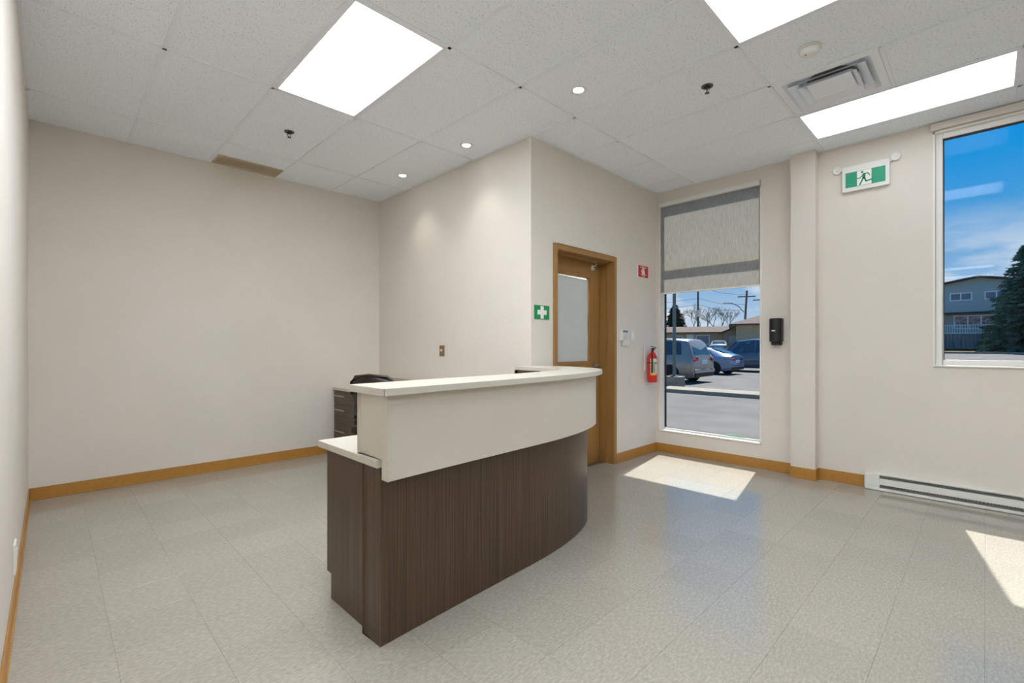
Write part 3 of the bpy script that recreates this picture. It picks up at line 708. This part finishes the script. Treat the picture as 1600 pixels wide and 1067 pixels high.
wrap(.94, 1.03, -150, -118, rr+.0008, 4).build('label_print', mat('label_grey', (150, 158, 140), .5), r)
MB().box(ex-.05, ex+.045, YD-.012, YD, .95, 1.235).build('wall_bracket', WHITEP, r, bevel=.003)
MB().lathe([(.016, 1.18), (.018, 1.19), (.018, 1.208), (.012, 1.212)], (ex, ey, 0), n=14).build('valve', CHROME, r, smooth=35)
MB().obox((ex-.012, ey-.018, 1.222), (.012, .035, .006), (.008, -.004, 0), (0, -.001, .003)).obox((ex-.014, ey-.02, 1.2), (.012, .035, -.006), (.008, -.004, 0), (0, .001, .003)).build('lever', BLACKM, r)
MB().lathe([(0, -.030), (.013, -.028), (.013, -.018), (.006, -.018)], (ex+.004, ey, 1.197), 'Y', 14).build('gauge', CHROME, r)
MB().tube([(ex-.012, ey-.012, 1.2), (ex-.045, ey-.03, 1.185), (ex-.056, ey-.03, 1.12), (ex-.057, ey-.028, 1.0), (ex-.057, ey-.026, .93)], .0095, 8).build('hose', BLACKM, r, smooth=50)
MB().obox((ex+.06, ey-.02, 1.10), (.028, .006, -.002), (0, .0008, 0), (.006, 0, .055)).build('inspection_tag', SIGNW, r)

# fire extinguisher sign
def text_mesh(body, size, m, name, parent, loc, rot):
    cu = bpy.data.curves.new(name, 'FONT'); cu.body = body; cu.size = size; cu.extrude = .0004; cu.align_x = 'CENTER'
    o = bpy.data.objects.new(name, cu); COL.objects.link(o)
    me = bpy.data.meshes.new_from_object(o.evaluated_get(bpy.context.evaluated_depsgraph_get())); bpy.data.objects.remove(o)
    me.materials.clear(); me.materials.append(m); me.transform(Matrix.Translation(Vector(loc)-ORG[parent.name])@rot)
    q = bpy.data.objects.new(name, me); COL.objects.link(q); q.parent = parent; return q
SR = Matrix.Rotation(R(90), 4, 'X')        # text on a wall facing -y
sx0, sx1, sz0, sz1 = 4.655, 4.885, 2.003, 2.142
r = thing('extinguisher_sign', (4.77, YD, sz0), 'red fire extinguisher sign with white pictogram', 'sign')
MB().box(sx0, sx1, YD-.004, YD, sz0, sz1).build('border', SIGNW, r); yy = YD-.0052
MB().box(sx0+.008, sx1-.008, yy, YD-.003, sz0+.004, sz1-.004).build('red_panel', REDSIGN, r)
cx_ = (sx0+sx1)/2; y2 = yy-.001
def poly(m_, pts): m_.prism([(cx_+u, y2, sz0+v) for u, v in pts], (0, .0012, 0))
m_ = MB()
poly(m_, [(-.028, .034), (.028, .034), (.03, .05), (.03, .075), (.018, .088), (.008, .092), (.008, .098), (.03, .106), (.028, .111), (-.02, .104), (-.02, .098), (-.008, .096), (-.008, .092), (-.018, .088), (-.03, .075), (-.03, .05)])
poly(m_, [(-.055, .05), (-.045, .05), (-.04, .078), (-.02, .098), (-.028, .1), (-.05, .08)])
tag(m_.build('pictogram', SIGNW, r), 'white extinguisher symbol')
m_ = MB(); poly(m_, [(-.062, .038), (-.052, .042), (0, .018), (.052, .042), (.062, .038), (0, .009)]); m_.build('arrow', SIGNW, r)
text_mesh('FIRE', .014, SIGNW, 'lettering', r, (cx_, y2, sz1-.019), SR); text_mesh('EXTINGUISHER', .0205, SIGNW, 'lettering', r, (cx_, y2, sz1-.031), SR)

# first aid sign
r = thing('first_aid_sign', (3.055, YD, 1.46), 'green sign with white cross left of the door', 'sign')
MB().box(2.957, 3.152, YD-.004, YD, 1.463, 1.585).build('green_panel', mat('first_aid_green', (12, 140, 80), .45), r)
MB().prism([(3.055+u, YD-.005, 1.524+v) for u, v in ((-.02, -.054), (.02, -.054), (.02, -.02), (.06, -.02), (.06, .02), (.02, .02), (.02, .054), (-.02, .054), (-.02, .02), (-.06, .02), (-.06, -.02), (-.02, -.02))], (0, .002, 0)).build('cross', SIGNW, r)

# alarm keypad and switch
r = thing('alarm_keypad', (4.37, YD, 1.23), 'white alarm keypad beside the door frame', 'keypad')
box('housing', WHITEP, r, 4.295, 4.44, YD-.024, YD, 1.29, 1.412, bevel=.006)
box('display', mat('lcd_grey', (112, 118, 118), .3), r, 4.318, 4.415, YD-.0255, YD-.023, 1.375, 1.398)
for a in range(4):
    for b in range(3): MB().box(4.322+b*.033, 4.346+b*.033, YD-.027, YD-.023, 1.303+a*.017, 1.314+a*.017).build('key', mat('key_grey', (198, 200, 198), .5), r)
MB().obox((4.37, YD-.03, 1.263), (.072, 0, 0), (0, .003, .0), (0, -.012, .028)).build('flip_cover', WHITEP, r, bevel=.003)
r = thing('light_switch', (4.545, YD, 1.29), 'narrow white light switch right of the alarm keypad', 'switch')
box('plate', WHITEP, r, 4.508, 4.582, YD-.006, YD, 1.288, 1.404, bevel=.002); box('rocker', SIGNW, r, 4.53, 4.56, YD-.010, YD-.005, 1.315, 1.378, bevel=.002)
# brown plate on alcove wall
BRN = mat('brown_plate', (132, 104, 80), .4)
r = thing('dimmer_switch', (XB, 4.008, 1.125), 'brown dimmer plate with a pale knob on the alcove wall', 'switch')
box('plate', BRN, r, XB-.006, XB, 3.966, 4.052, 1.125, 1.238, bevel=.002)
MB().lathe([(.013, -.006), (.012, -.02), (0, -.021)], (XB, 4.012, 1.186), 'X', 14).build('knob', mat('knob_cream', (214, 190, 160), .4), r, smooth=40)
# outlet on the left wall
r = thing('wall_outlet', (XL, 3.27, .17), 'white outlet low on the left wall', 'outlet')
box('plate', WHITEP, r, XL, XL+.008, 3.21, 3.33, .15, .29, bevel=.002)
for z_ in (.19, .245): box('socket', SIGNW, r, XL+.008, XL+.010, 3.25, 3.285, z_-.014, z_+.014)

# ------------------------------------------------------------------ outside
GZ = -.2
def gz(x): return GZ if x < 31 else GZ+(min(x, 55)-31)/24*1.05
ASPH = mat('asphalt', (95, 92, 88), .9, noise=(1.2, (1, 1, 1), (108, 104, 99), .35, .68, 8), coords='P')
GRASS = mat('spring_grass', (87, 90, 58), .95, noise=(3, (1, 1, 1), (109, 105, 72), .35, .7, 6), coords='P')
def ground(name, x0, x1, y0, y1, m, label, cat, n=24):
    mbg = MB(); vs = []; xs_ = sorted(set([x0+(x1-x0)*k/n for k in range(n+1)]+[v for v in (31., 55.) if x0 < v < x1]))
    for x in xs_: vs += [(x, y0, gz(x)), (x, y1, gz(x)), (x, y1, gz(x)-.3), (x, y0, gz(x)-.3)]
    fs = []
    for i in range(len(xs_)-1):
        for k in range(4): fs.append((4*i+k, 4*i+(k+1) % 4, 4*i+4+(k+1) % 4, 4*i+4+k))
    fs += [(0, 1, 2, 3), tuple(4*(len(xs_)-1)+k for k in (3, 2, 1, 0))]
    o = mbg.add(vs, fs).build(name, m); return struct(tag(o, label, cat))
ground('parking_lot', XO, 41.8, 4, 90, ASPH, 'grey asphalt parking lot with the parked cars', 'ground')
ground('street', XO, 51.2, -60, 4, ASPH, 'grey asphalt street in front of the sage house', 'ground')
ground('lawn', 51.2, 160, -120, 4, GRASS, 'strip of dull grass in front of the sage house', 'ground')
ground('lawn', 41.8, 160, 4, 200, GRASS, 'yellowish lawn around the bungalow', 'ground')
tag(MB().box(13.65, 14.7, -8, 40, GZ-.05, GZ+.114).build('concrete_kerb', CONCO, bevel=.02), 'pale concrete kerb island across the parking lot', 'kerb')
tag(MB().box(50.7, 50.98, -60, 3.9, gz(50.9)-.2, gz(50.9)+.14).build('street_kerb', CONCO), 'concrete kerb along the far side of the street', 'kerb')

# lamp post
POLE = mat('green_painted_steel', (96, 112, 104), .5)
r = thing('lamp_post', (15.4, 7.62, GZ+.114), 'green steel lamp post on a square concrete base', 'lamp post')
lx, ly = 15.4, 7.62
MB().box(lx-.27, lx+.27, ly-.27, ly+.27, GZ-.05, GZ+.40).build('concrete_base', CONCO, r, bevel=.03)
MB().box(lx-.14, lx+.14, ly-.14, ly+.14, GZ+.40, GZ+.43).build('base_plate', POLE, r)
MB().tube([(lx, ly, GZ+.43), (lx, ly, 7)], .058, 12).build('pole', POLE, r, smooth=40)
MB().box(lx-.5, lx+.1, ly-.18, ly+.18, 6.95, 7.1).build('lamp_head', POLE, r, bevel=.02)

# ---- cars: local frame, rear bumper at y=0 facing -y, nose towards +y
CARGL = mat('car_glass', (58, 68, 72), .05, spec=.8)
TYRE = mat('tyre_rubber', (24, 24, 25), .8); RIM = mat('alloy_rim', (150, 152, 156), .35, metal=.9)
TAIL = mat('tail_lamp_red', (178, 24, 30), .25); PLATE = mat('plate_white', (222, 224, 226), .5)
def car(name, loc, rot, label, paint, st, sidewin, rearwin, wheels, tail, plate, windshield, wr=.34, group='vehicles in the parking lot'):
    """st: stations (y, lower half width, max half width, bottom z, shoulder z, top half width, top z)"""
    r = thing(name, loc, label, 'car', group, rot=rot, local=True)
    vs, fs = [], []; N = 13
    def sect(s):
        y, wl, wm, zb, zs_, wt, zt = s
        h = [(wl, zb), (wm*.99, zb+.16), (wm, zb+(zs_-zb)*.6), (wm*.965, zs_), (wt, max(zt-.05, zs_)), (wt*.8, max(zt, zs_)+.0)]
        return [(x, y, z_) for x, z_ in h]+[(0, y, max(zt, zs_)+.02)]+[(-x, y, z_) for x, z_ in h[::-1]]
    for s in st: vs += sect(s)
    for i in range(len(st)-1):
        for k in range(N-1): fs.append((i*N+k, i*N+k+1, (i+1)*N+k+1, (i+1)*N+k))
        fs.append((i*N+N-1, i*N, (i+1)*N, (i+1)*N+N-1))
    fs += [tuple(range(N)), tuple(range((len(st)-1)*N, len(st)*N))]
    body = MB().add(vs, fs).build('body', paint, r, smooth=35)
    def at(y):
        for a, b in zip(st, st[1:]):
            if a[0] <= y <= b[0]+1e-6:
                t = (y-a[0])/max(b[0]-a[0], 1e-6); return [p+(q-p)*t for p, q in zip(a, b)]
        return st[-1]
    def side(y, t, s):
        y_, wl, wm, zb, zs_, wt, zt = at(y); z1 = max(zt-.05, zs_)
        return (s*((wm*.965)+(wt-wm*.965)*t+.008), y, zs_+(z1-zs_)*t)
    for s in (-1, 1):
        for quad in sidewin:
            q = [Vector(side(y, t, s)) for y, t in quad]; MB().prism(q, (s*.004, 0, 0)).build('side_window', CARGL, r)
    MB().prism([Vector(p) for p in rearwin], (0, -.006, .004)).build('rear_window', CARGL, r)
    MB().prism([Vector(p) for p in windshield], (0, .006, .006)).build('windshield', CARGL, r)
    for y in wheels:
        for s in (-1, 1):
            x = s*(at(y)[2]-.12)
            MB().lathe([(wr+.05, s*.121), (wr+.05, s*.124), (0, s*.124)], (x, y, wr), 'X', 20).build('wheel_arch', BLACKM, r)
            wh = MB().lathe([(wr-.09, -.11), (wr-.02, -.11), (wr, -.08), (wr, .08), (wr-.02, .11), (wr-.09, .11)], (x+s*.03, y, wr), 'X', 22).build('tyre', TYRE, r, smooth=40)
            m_ = MB().lathe([(wr-.09, s*.08), (wr-.11, s*.095), (.06, s*.085), (0, s*.09)], (x+s*.03, y, wr), 'X', 18); m_.build('rim', RIM, wh)
    for s in (-1, 1): MB().prism([Vector((s*x, y, z_)) for x, y, z_ in tail], (0, -.02, 0)).build('tail_lamp', TAIL, r)
    MB().box(-.26, .26, plate[0]-.012, plate[0], plate[1], plate[1]+.15).build('number_plate', PLATE, r)
    hw = st[1][2]
    MB().box(-hw*.93, hw*.93, -.05, .02, .40, .55).build('bumper', paint, r, bevel=.03)
    MB().box(-hw*.9, hw*.9, -.03, .03, .25, .39).build('bumper_skirt', BLACKM, r, bevel=.02)
    return r
TAUPE = mat('taupe_car_paint', (150, 142, 132), .3, metal=.35, coat=.6)
BLUE = mat('pale_blue_car_paint', (122, 146, 172), .28, metal=.3, coat=.7)
GREY = mat('slate_car_paint', (92, 100, 112), .28, metal=.3, coat=.6)
PALE = mat('white_car_paint', (167, 170, 172), .3, coat=.6)
van = [(0, .80, .90, .30, .72, .84, .72), (.03, .84, .95, .24, .98, .86, 1.0), (.12, .86, .97, .22, 1.02, .80, 1.2), (.30, .88, .98, .2, 1.04, .72, 1.62), (.42, .88, .985, .2, 1.04, .70, 1.70),
       (1.2, .9, .99, .2, 1.03, .71, 1.75), (2.6, .9, .99, .2, 1.01, .71, 1.75), (3.4, .9, .99, .2, 1.0, .68, 1.66), (4.15, .88, .97, .2, 1.0, .80, 1.06), (4.8, .84, .93, .22, .86, .78, .92), (5.1, .7, .82, .3, .7, .65, .72)]
car('minivan', (18.25, 7.78, GZ), 0, 'taupe minivan parked behind the lamp post', TAUPE, van,
    [[(.50, .12), (.62, .9), (1.25, .92), (1.28, .1)], [(1.36, .1), (1.34, .92), (2.35, .92), (2.38, .1)], [(2.46, .1), (2.44, .92), (3.25, .9), (3.75, .1)]],
    [(-.70, .075, 1.12), (.70, .075, 1.12), (.60, .30, 1.58), (-.60, .30, 1.58)], (.95, 4.1),
    [(.93, .02, .92), (.93, .10, 1.02), (.62, .0, 1.0), (.60, -.02, .90), (.93, .0, .84)], (-.0, .74),
    [(-.66, 3.48, 1.60), (.66, 3.48, 1.60), (.78, 4.1, 1.09), (-.78, 4.1, 1.09)])
hatch = [(0, .74, .84, .32, .74, .78, .74), (.04, .80, .88, .24, .90, .74, .96), (.3, .84, .9, .2, .92, .66, 1.04), (1.1, .85, .91, .2, .90, .60, 1.32), (1.9, .85, .91, .2, .88, .60, 1.41), (2.5, .85, .91, .2, .87, .59, 1.38),
         (3.3, .85, .9, .2, .86, .72, .93), (4.1, .8, .86, .22, .76, .7, .80), (4.5, .66, .76, .3, .6, .6, .62)]
car('hatchback', (24.75, 8.86, GZ), 0, 'pale blue hatchback parked right of the minivan', BLUE, hatch,
    [[(.9, .15), (1.15, .85), (1.85, .9), (1.88, .1)], [(1.95, .1), (1.93, .9), (2.5, .88), (3.0, .12)]],
    [(-.56, .42, 1.11), (.56, .42, 1.11), (.50, 1.12, 1.35), (-.50, 1.12, 1.35)], (.85, 3.5),
    [(.86, .03, .78), (.87, .2, .88), (.45, -.02, .84), (.42, -.02, .74)], (-.0, .60),
    [(-.56, 2.56, 1.36), (.56, 2.56, 1.36), (.68, 3.22, .97), (-.68, 3.22, .97)], wr=.32)
car('slate_van', (28.9, 6.7, GZ), 0, 'dark slate van behind the pale blue hatchback', GREY, [tuple([s[0]]+list(s[1:6])+[s[6]*(1.06 if s[6] > 1.1 else 1)]) for s in van],
    [[(.50, .12), (.62, .9), (1.25, .92), (1.28, .1)], [(1.36, .1), (1.34, .92), (2.35, .92), (2.38, .1)], [(2.46, .1), (2.44, .92), (3.25, .9), (3.75, .1)]],
    [(-.70, .075, 1.12), (.70, .075, 1.12), (.60, .30, 1.62), (-.60, .30, 1.62)], (.95, 4.1),
    [(.93, .02, .92), (.93, .10, 1.02), (.62, .0, 1.0), (.60, -.02, .90), (.93, .0, .84)], (-.0, .74),
    [(-.66, 3.48, 1.70), (.66, 3.48, 1.70), (.78, 4.1, 1.09), (-.78, 4.1, 1.09)])
car('white_car', (44.2, 17.5, gz(44.2)), R(-68), 'small white car in front of the low bungalow', PALE, hatch,
    [[(.9, .15), (1.15, .85), (1.85, .9), (1.88, .1)], [(1.95, .1), (1.93, .9), (2.5, .88), (3.0, .12)]],
    [(-.56, .42, 1.11), (.56, .42, 1.11), (.50, 1.12, 1.35), (-.50, 1.12, 1.35)], (.85, 3.5),
    [(.86, .03, .78), (.87, .2, .88), (.45, -.02, .84), (.42, -.02, .74)], (-.0, .60),
    [(-.56, 2.56, 1.36), (.56, 2.56, 1.36), (.68, 3.22, .97), (-.68, 3.22, .97)], wr=.32)

# ---- houses: local frame, front faces -y
ROOFB = mat('brown_shingles', (104, 86, 76), .9, noise=(3, (1, 1, 6), (92, 75, 66), .4, .6, 5))
STUCCO = mat('tan_stucco', (186, 170, 142), .9, noise=(5, (1, 1, 1), (178, 162, 134), .4, .6, 3))
SIDING = mat('sage_siding', (172, 184, 182), .8)
HGLASS = mat('house_glass', (96, 116, 136), .1)
HTRIM = mat('house_trim', (232, 232, 228), .6)
BROWNT = mat('brown_trim', (82, 62, 50), .8)
def facewin(r, x0, x1, z0, z1, y, panes=1, glassm=HGLASS, fr=.09):
    w_ = MB().box(x0-fr, x1+fr, y-.05, y-.01, z0-fr, z0).box(x0-fr, x1+fr, y-.05, y-.01, z1, z1+fr).box(x0-fr, x0, y-.05, y-.01, z0, z1).box(x1, x1+fr, y-.05, y-.01, z0, z1)
    for k in range(1, panes):
        xm = x0+(x1-x0)*k/panes; w_.box(xm-.045, xm+.045, y-.05, y-.01, z0, z1)
    w_ = w_.build('window', HTRIM, r)
    for k in range(panes): MB().box(x0+(x1-x0)*k/panes, x0+(x1-x0)*(k+1)/panes, y-.03, y-.02, z0, z1).build('pane', glassm, w_)
def slab_quad(m_, p, th=.12): m_.prism([Vector(q) for q in p], (0, 0, th))

# low bungalow seen through the tall window
bx, by = 49.5, 21.3; g0 = gz(bx)
r = thing('bungalow', (bx, by, g0), 'low tan bungalow with a brown roof beyond the parked cars', 'house', rot=R(-67), local=True)
MB().box(-4.3, 2.4, 0, 7, 0, 2.1).prism([(-4.3, 0, 2.1), (-4.3, 3.5, 2.75), (-4.3, 7, 2.1)], (6.7, 0, 0)).build('wall', STUCCO, r)
MB().box(2.0, 5.2, -1.6, 4, 0, 2.05).prism([(2.0, -1.6, 2.05), (3.6, -1.6, 2.72), (5.2, -1.6, 2.05)], (0, 5.6, 0)).build('garage_wall', mat('grey_tan_siding', (150, 142, 130), .9), r)
ro = MB(); slab_quad(ro, [(-4.7, -.5, 2.02), (2.6, -.5, 2.02), (2.6, 3.5, 2.76), (-4.7, 3.5, 2.76)]); slab_quad(ro, [(-4.7, 3.5, 2.76), (2.6, 3.5, 2.76), (2.6, 7.5, 2.02), (-4.7, 7.5, 2.02)])
ro.build('roof', ROOFB, r)
ro = MB(); slab_quad(ro, [(1.6, -2.0, 1.93), (3.6, -2.0, 2.76), (3.6, 4, 2.76), (1.6, 4, 1.93)], .1); slab_quad(ro, [(3.6, -2.0, 2.76), (5.6, -2.0, 1.93), (5.6, 4, 1.93), (3.6, 4, 2.76)], .1)
ro.build('garage_roof', ROOFB, r)
facewin(r, -.6, .6, .9, 1.75, 0); facewin(r, -2.9, -2.1, 1.0, 1.7, 0)
MB().box(-1.6, -.9, -.05, 0, 0, 1.9).build('door', HTRIM, r); MB().box(2.5, 4.7, -1.66, -1.6, 0, 1.7).build('garage_door', mat('pale_garage_door', (176, 178, 178), .7), r)
# second house
bx, by = 44.5, 13.6; g0 = gz(bx)
r = thing('hip_roof_house', (bx, by, g0), 'tan house with a brown hip roof behind the white gazebo', 'house', rot=R(-70), local=True)
MB().box(-2.3, 9, 0, 8, 0, 2.95).build('wall', STUCCO, r)
MB().add([(-2.9, -.6, 2.85), (9.6, -.6, 2.85), (9.6, 8.6, 2.85), (-2.9, 8.6, 2.85), (.9, 4, 4.15), (6, 4, 4.15), (-2.9, -.6, 2.72), (9.6, -.6, 2.72), (9.6, 8.6, 2.72), (-2.9, 8.6, 2.72)],
         [(0, 1, 5, 4), (1, 2, 5), (2, 3, 4, 5), (3, 0, 4), (6, 7, 1, 0), (7, 8, 2, 1), (8, 9, 3, 2), (9, 6, 0, 3), (9, 8, 7, 6)]).build('roof', ROOFB, r)
facewin(r, -.1, .7, 2.0, 2.5, 0); facewin(r, 3, 4.6, 1.2, 2.3, 0, 2)
# gazebo
r = thing('gazebo', (38.6, 10.9, gz(38.6)), 'white canopy gazebo with dark posts', 'gazebo', rot=R(-70), local=True)
for x in (-.9, -.25, 2.2):
    MB().box(x-.05, x+.05, -.05, .05, 0, 2.3).build('post', BLACKM, r)
    MB().box(x-.05, x+.05, 2.6, 2.7, 0, 2.3).build('post', BLACKM, r)
MB().box(-.98, 2.28, -.08, 2.72, 2.28, 2.36).build('beam', BLACKM, r)
MB().add([(-1.1, -.2, 2.36), (2.4, -.2, 2.36), (2.4, 2.8, 2.36), (-1.1, 2.8, 2.36), (.2, .9, 2.72), (1.1, .9, 2.72), (1.1, 1.7, 2.72), (.2, 1.7, 2.72)], [(3, 2, 1, 0), (0, 1, 5, 4), (1, 2, 6, 5), (2, 3, 7, 6), (3, 0, 4, 7), (4, 5, 6, 7)]).build('canopy', HTRIM, r)
MB().box(-.9, 2.2, 2.62, 2.66, .2, 2.2).build('screen', mat('grey_screen', (150, 152, 150), .9), r)

# two-storey building seen through the second window; local frame is the scene frame turned so that front faces -x
bx, by = 59.5, 0.5; g0 = gz(bx)
r = thing('two_storey_house', (bx, by, g0), 'two storey house with sage siding and a deck railing', 'house', rot=R(-90), local=True); r.scale = (1.04, 1.04, 1.045)
def Z(v): return v-g0
# local x = towards -Y of the scene (right in the photo), local y = away
P = [(-7.5, 0, Z(4.2)), (7.5, 0, Z(4.2)), (7.5, 0, Z(5.75)), (0, 0, Z(7.15)), (-7.5, 0, Z(5.75))]
MB().prism(P, (0, 9, 0)).build('upper_storey', SIDING, r)
for k in range(17):
    zz = Z(4.24)+k*.17; hw = 7.5 if zz < Z(5.7) else max(0, (Z(7.1)-zz)/(1.4)*7.5)
    if hw > .5: MB().obox((0, -.012, zz+.075), (hw, 0, 0), (0, .006, 0), (0, .01, .08)).build('siding_board', SIDING, r)
MB().box(-7.3, 7.3, .3, 8.8, 0, Z(4.2)).build('lower_storey', STUCCO, r)
MB().box(-7.6, 7.6, -.12, .35, Z(4.06), Z(4.22)).build('belt_board', BROWNT, r)
ro = MB(); slab_quad(ro, [(-8.0, -.5, Z(5.62)), (0, -.5, Z(7.15)), (0, 9.4, Z(7.15)), (-8.0, 9.4, Z(5.62))], .16); slab_quad(ro, [(0, -.5, Z(7.15)), (8.0, -.5, Z(5.62)), (8.0, 9.4, Z(5.62)), (0, 9.4, Z(7.15))], .16)
ro.build('roof', BROWNT, r)
for x in (-1.75, .45, 2.65): facewin(r, x, x+1.28, Z(5.32), Z(5.84), 0, 2)
REDW = mat('reddish_curtain_glass', (150, 92, 80), .3, noise=(4, (1, 1, 1), (190, 160, 146), .45, .62, 4))
facewin(r, -1.5, 1.0, Z(2.85), Z(3.85), .3, 3, glassm=REDW); facewin(r, 3.0, 5.0, Z(2.85), Z(3.85), .3, 2)
MB().box(-7, 7, -2.2, .3, Z(2.28), Z(2.38)).build('deck_floor', HTRIM, r)
MB().box(-7, 7, -2.2, -2.12, Z(2.98), Z(3.05)).build('handrail', HTRIM, r)
for k in range(-44, 45):
    MB().box(k*.158-.03, k*.158+.03, -2.18, -2.14, Z(2.38), Z(2.98)).build('baluster', HTRIM, r)
SKIRT = mat('weathered_boards', (160, 160, 156), .9, noise=(4, (6, 1, .3), (124, 126, 126), .4, .6, 4))
for k in range(-28, 28): MB().box(k*.25+.012, k*.25+.238, -2.14, -2.08, Z(1.0), Z(2.27)).build('skirt_board', SKIRT, r)
for z_ in (1.25, 2.1): MB().box(-7, 7, -2.07, -2.02, Z(z_), Z(z_)+.1).build('skirt_rail', BROWNT, r)

# ---- trees
BARK = mat('bark', (72, 61, 51), .95); NEEDLE = mat('spruce_needles', (58, 88, 74), .8, noise=(1.2, (1, 1, 1), (88, 120, 102), .35, .65, 4)); NEEDLE2 = mat('dark_cedar', (41, 51, 36), .8, noise=(1.2, (1, 1, 1), (56, 66, 45), .35, .65, 4))
def conifer(name, loc, h, rad, label, m, levels=30, seed=1):
    rnd = random.Random(seed); r = thing(name, loc, label, 'tree', local=True)
    ORG[r.name] = Vector()
    MB().tube([(0, 0, 0), (.03, 0, h*.5), (0, 0, h)], rad*.09, 7, r2=.015).build('trunk', BARK, r)
    f = MB()
    for i in range(levels):
        t = i/(levels-1); z0_ = h*(.05+.93*t); R_ = rad*(1-t)**.8+.08
        nb = max(5, int(20*(1-t)+5)); ph = rnd.random()*6
        for b in range(nb):
            a = ph+2*math.pi*b/nb+rnd.uniform(-.2, .2); Lb = R_*rnd.uniform(.6, 1.15); z_ = z0_+rnd.uniform(-.5, .5)*h/levels*1.6; c, s = math.cos(a), math.sin(a)
            nt_ = max(3, int(Lb*4.5))
            for k in range(nt_):
                q = (k+1)/nt_; d_ = Lb*q; zz = z_-.22*Lb*q*q*(1.2-t)+.10*Lb*q**3
                wdt = .09+.22*(1-q)+.05
                for _ in range(5):
                    o = Vector((c*d_, s*d_, zz)); side_ = Vector((-s, c, 0))
                    dirv = (Vector((c, s, rnd.uniform(-.9, .5)))*.6+side_*rnd.uniform(-1, 1)).normalized()*rnd.uniform(.2, .45)
                    up = Vector((rnd.uniform(-.04, .04), rnd.uniform(-.04, .04), rnd.uniform(.06, .15)))
                    f.add([o-dirv*.2+side_*wdt*.2, o+up, o+dirv, o-side_*wdt*.25-up*.6], [(0, 1, 2), (0, 2, 3)])
    me = bpy.data.meshes.new('foliage'); me.from_pydata([tuple(v) for v in f.v], [], f.f); me.materials.append(m)
    o = bpy.data.objects.new('foliage', me); COL.objects.link(o); o.parent = r
    return r
conifer('spruce_tree', (54.0, -2.2, gz(54)), 8.5, 2.6, 'dark green spruce standing in front of the sage house', NEEDLE, 34, 3)
conifer('cedar_tree', (58.8, 29.0, .85), 5.9, 1.95, 'dark conifer left of the bungalow roof', NEEDLE2, 30, 5)
conifer('cedar_tree', (65.6, 34.6, .85), 4.7, 1.6, 'smaller dark conifer at the left edge of the tall window', NEEDLE2, 26, 6)
TWIG = mat('bare_twigs', (112, 100, 92), .95)
def bare(loc, h, label, seed):
    rnd = random.Random(seed); r = thing('bare_tree', loc, label, 'tree', 'bare trees behind the bungalow', local=True); ORG[r.name] = Vector()
    MB().tube([(0, 0, 0), (rnd.uniform(-.1, .1), rnd.uniform(-.1, .1), h*.35)], .14, 6, r2=.09).build('trunk', BARK, r)
    f = MB()
    def grow(p, d_, ln, rd, lev):
        e = p+d_*ln; f.tube([p, e], rd, 3, caps=False, r2=rd*.6)
        if lev == 0: return
        for _ in range(3 if lev > 1 else 4):
            nd = (d_+Vector((rnd.uniform(-.7, .7), rnd.uniform(-.7, .7), rnd.uniform(-.1, .5)))).normalized(); grow(e-d_*ln*rnd.uniform(0, .5), nd, ln*rnd.uniform(.6, .8), rd*.6, lev-1)
    grow(Vector((0, 0, h*.33)), Vector((0, 0, 1)), h*.26, .075, 5)
    f.build('branches', TWIG, r); return r
pos = [((62.6, 29.2), 5.6, 'tall bare tree right of the dark conifer'), ((72.3, 32.5), 6.5, 'bare tree behind the left half of the bungalow roof'), ((65.2, 28.4), 6.3, 'bare tree just left of the straight utility pole'), ((77.9, 32.7), 7.6, 'bare tree just right of the straight utility pole'), ((62.5, 25.4), 5.8, 'bare tree behind the middle of the bungalow roof'), ((73.5, 28.6), 6.9, 'bare tree behind the bungalow garage gable'), ((66.0, 24.7), 5.7, 'bare tree beside the leaning utility pole'), ((78.4, 37.8), 7.2, 'bare tree behind the dark conifer')]
for k, ((x, y), h, lb) in enumerate(pos): bare((x, y, .85), h, lb, 20+k)
# utility poles
PW = mat('weathered_pole', (112, 104, 98), .9)
def upole(x, y, top_, lean, label):
    r = thing('utility_pole', (x, y, .85), label, 'pole', 'wooden utility poles')
    MB().tube([(x, y, .85), (x+lean*.4, y-lean, top_)], .15, 8, r2=.11).build('shaft', PW, r)
    MB().obox((x+lean*.35, y-lean*.9, top_-.7), (.35, -.85, 0), (.05, .02, 0), (0, 0, .06)).build('crossarm', PW, r); return r
p1 = upole(57.2, 25.2, 9.6, 0, 'straight utility pole rising behind the bungalow roof')
p2 = upole(57.2, 19.85, 7.7, .35, 'slightly leaning utility pole left of the hip roof')
upole(57.2, 17.75, 7.2, -.1, 'utility pole at the right edge of the tall window')
MB().obox((57.0, 25.15, 5.3), (.2, 0, 0), (0, .2, 0), (0, 0, .4)).build('transformer', STEEL, p1)
MB().tube([(57.2, 19.8, 5.2), (57.0, 20.3, 5.9), (56.9, 21.0, 6.3), (56.9, 21.6, 6.35)], .05, 6).build('lamp_arm', PW, p2)
MB().box(56.8, 57.0, 21.4, 22.0, 6.3, 6.42).build('lamp_head', STEEL, p2)
for z0, z1 in ((8.7, 7.2), (7.2, 6.1), (6.4, 5.4)):
    MB().tube([(57.2, 25.2+9, z0+.1), (57.2, 29, z0-.25), (57.2, 25.2, z0), (57.25, 22.4, (z0+z1)/2-.3), (57.3, 19.6, z1)], .018, 4).build('overhead_wire', BLACKM, p1)
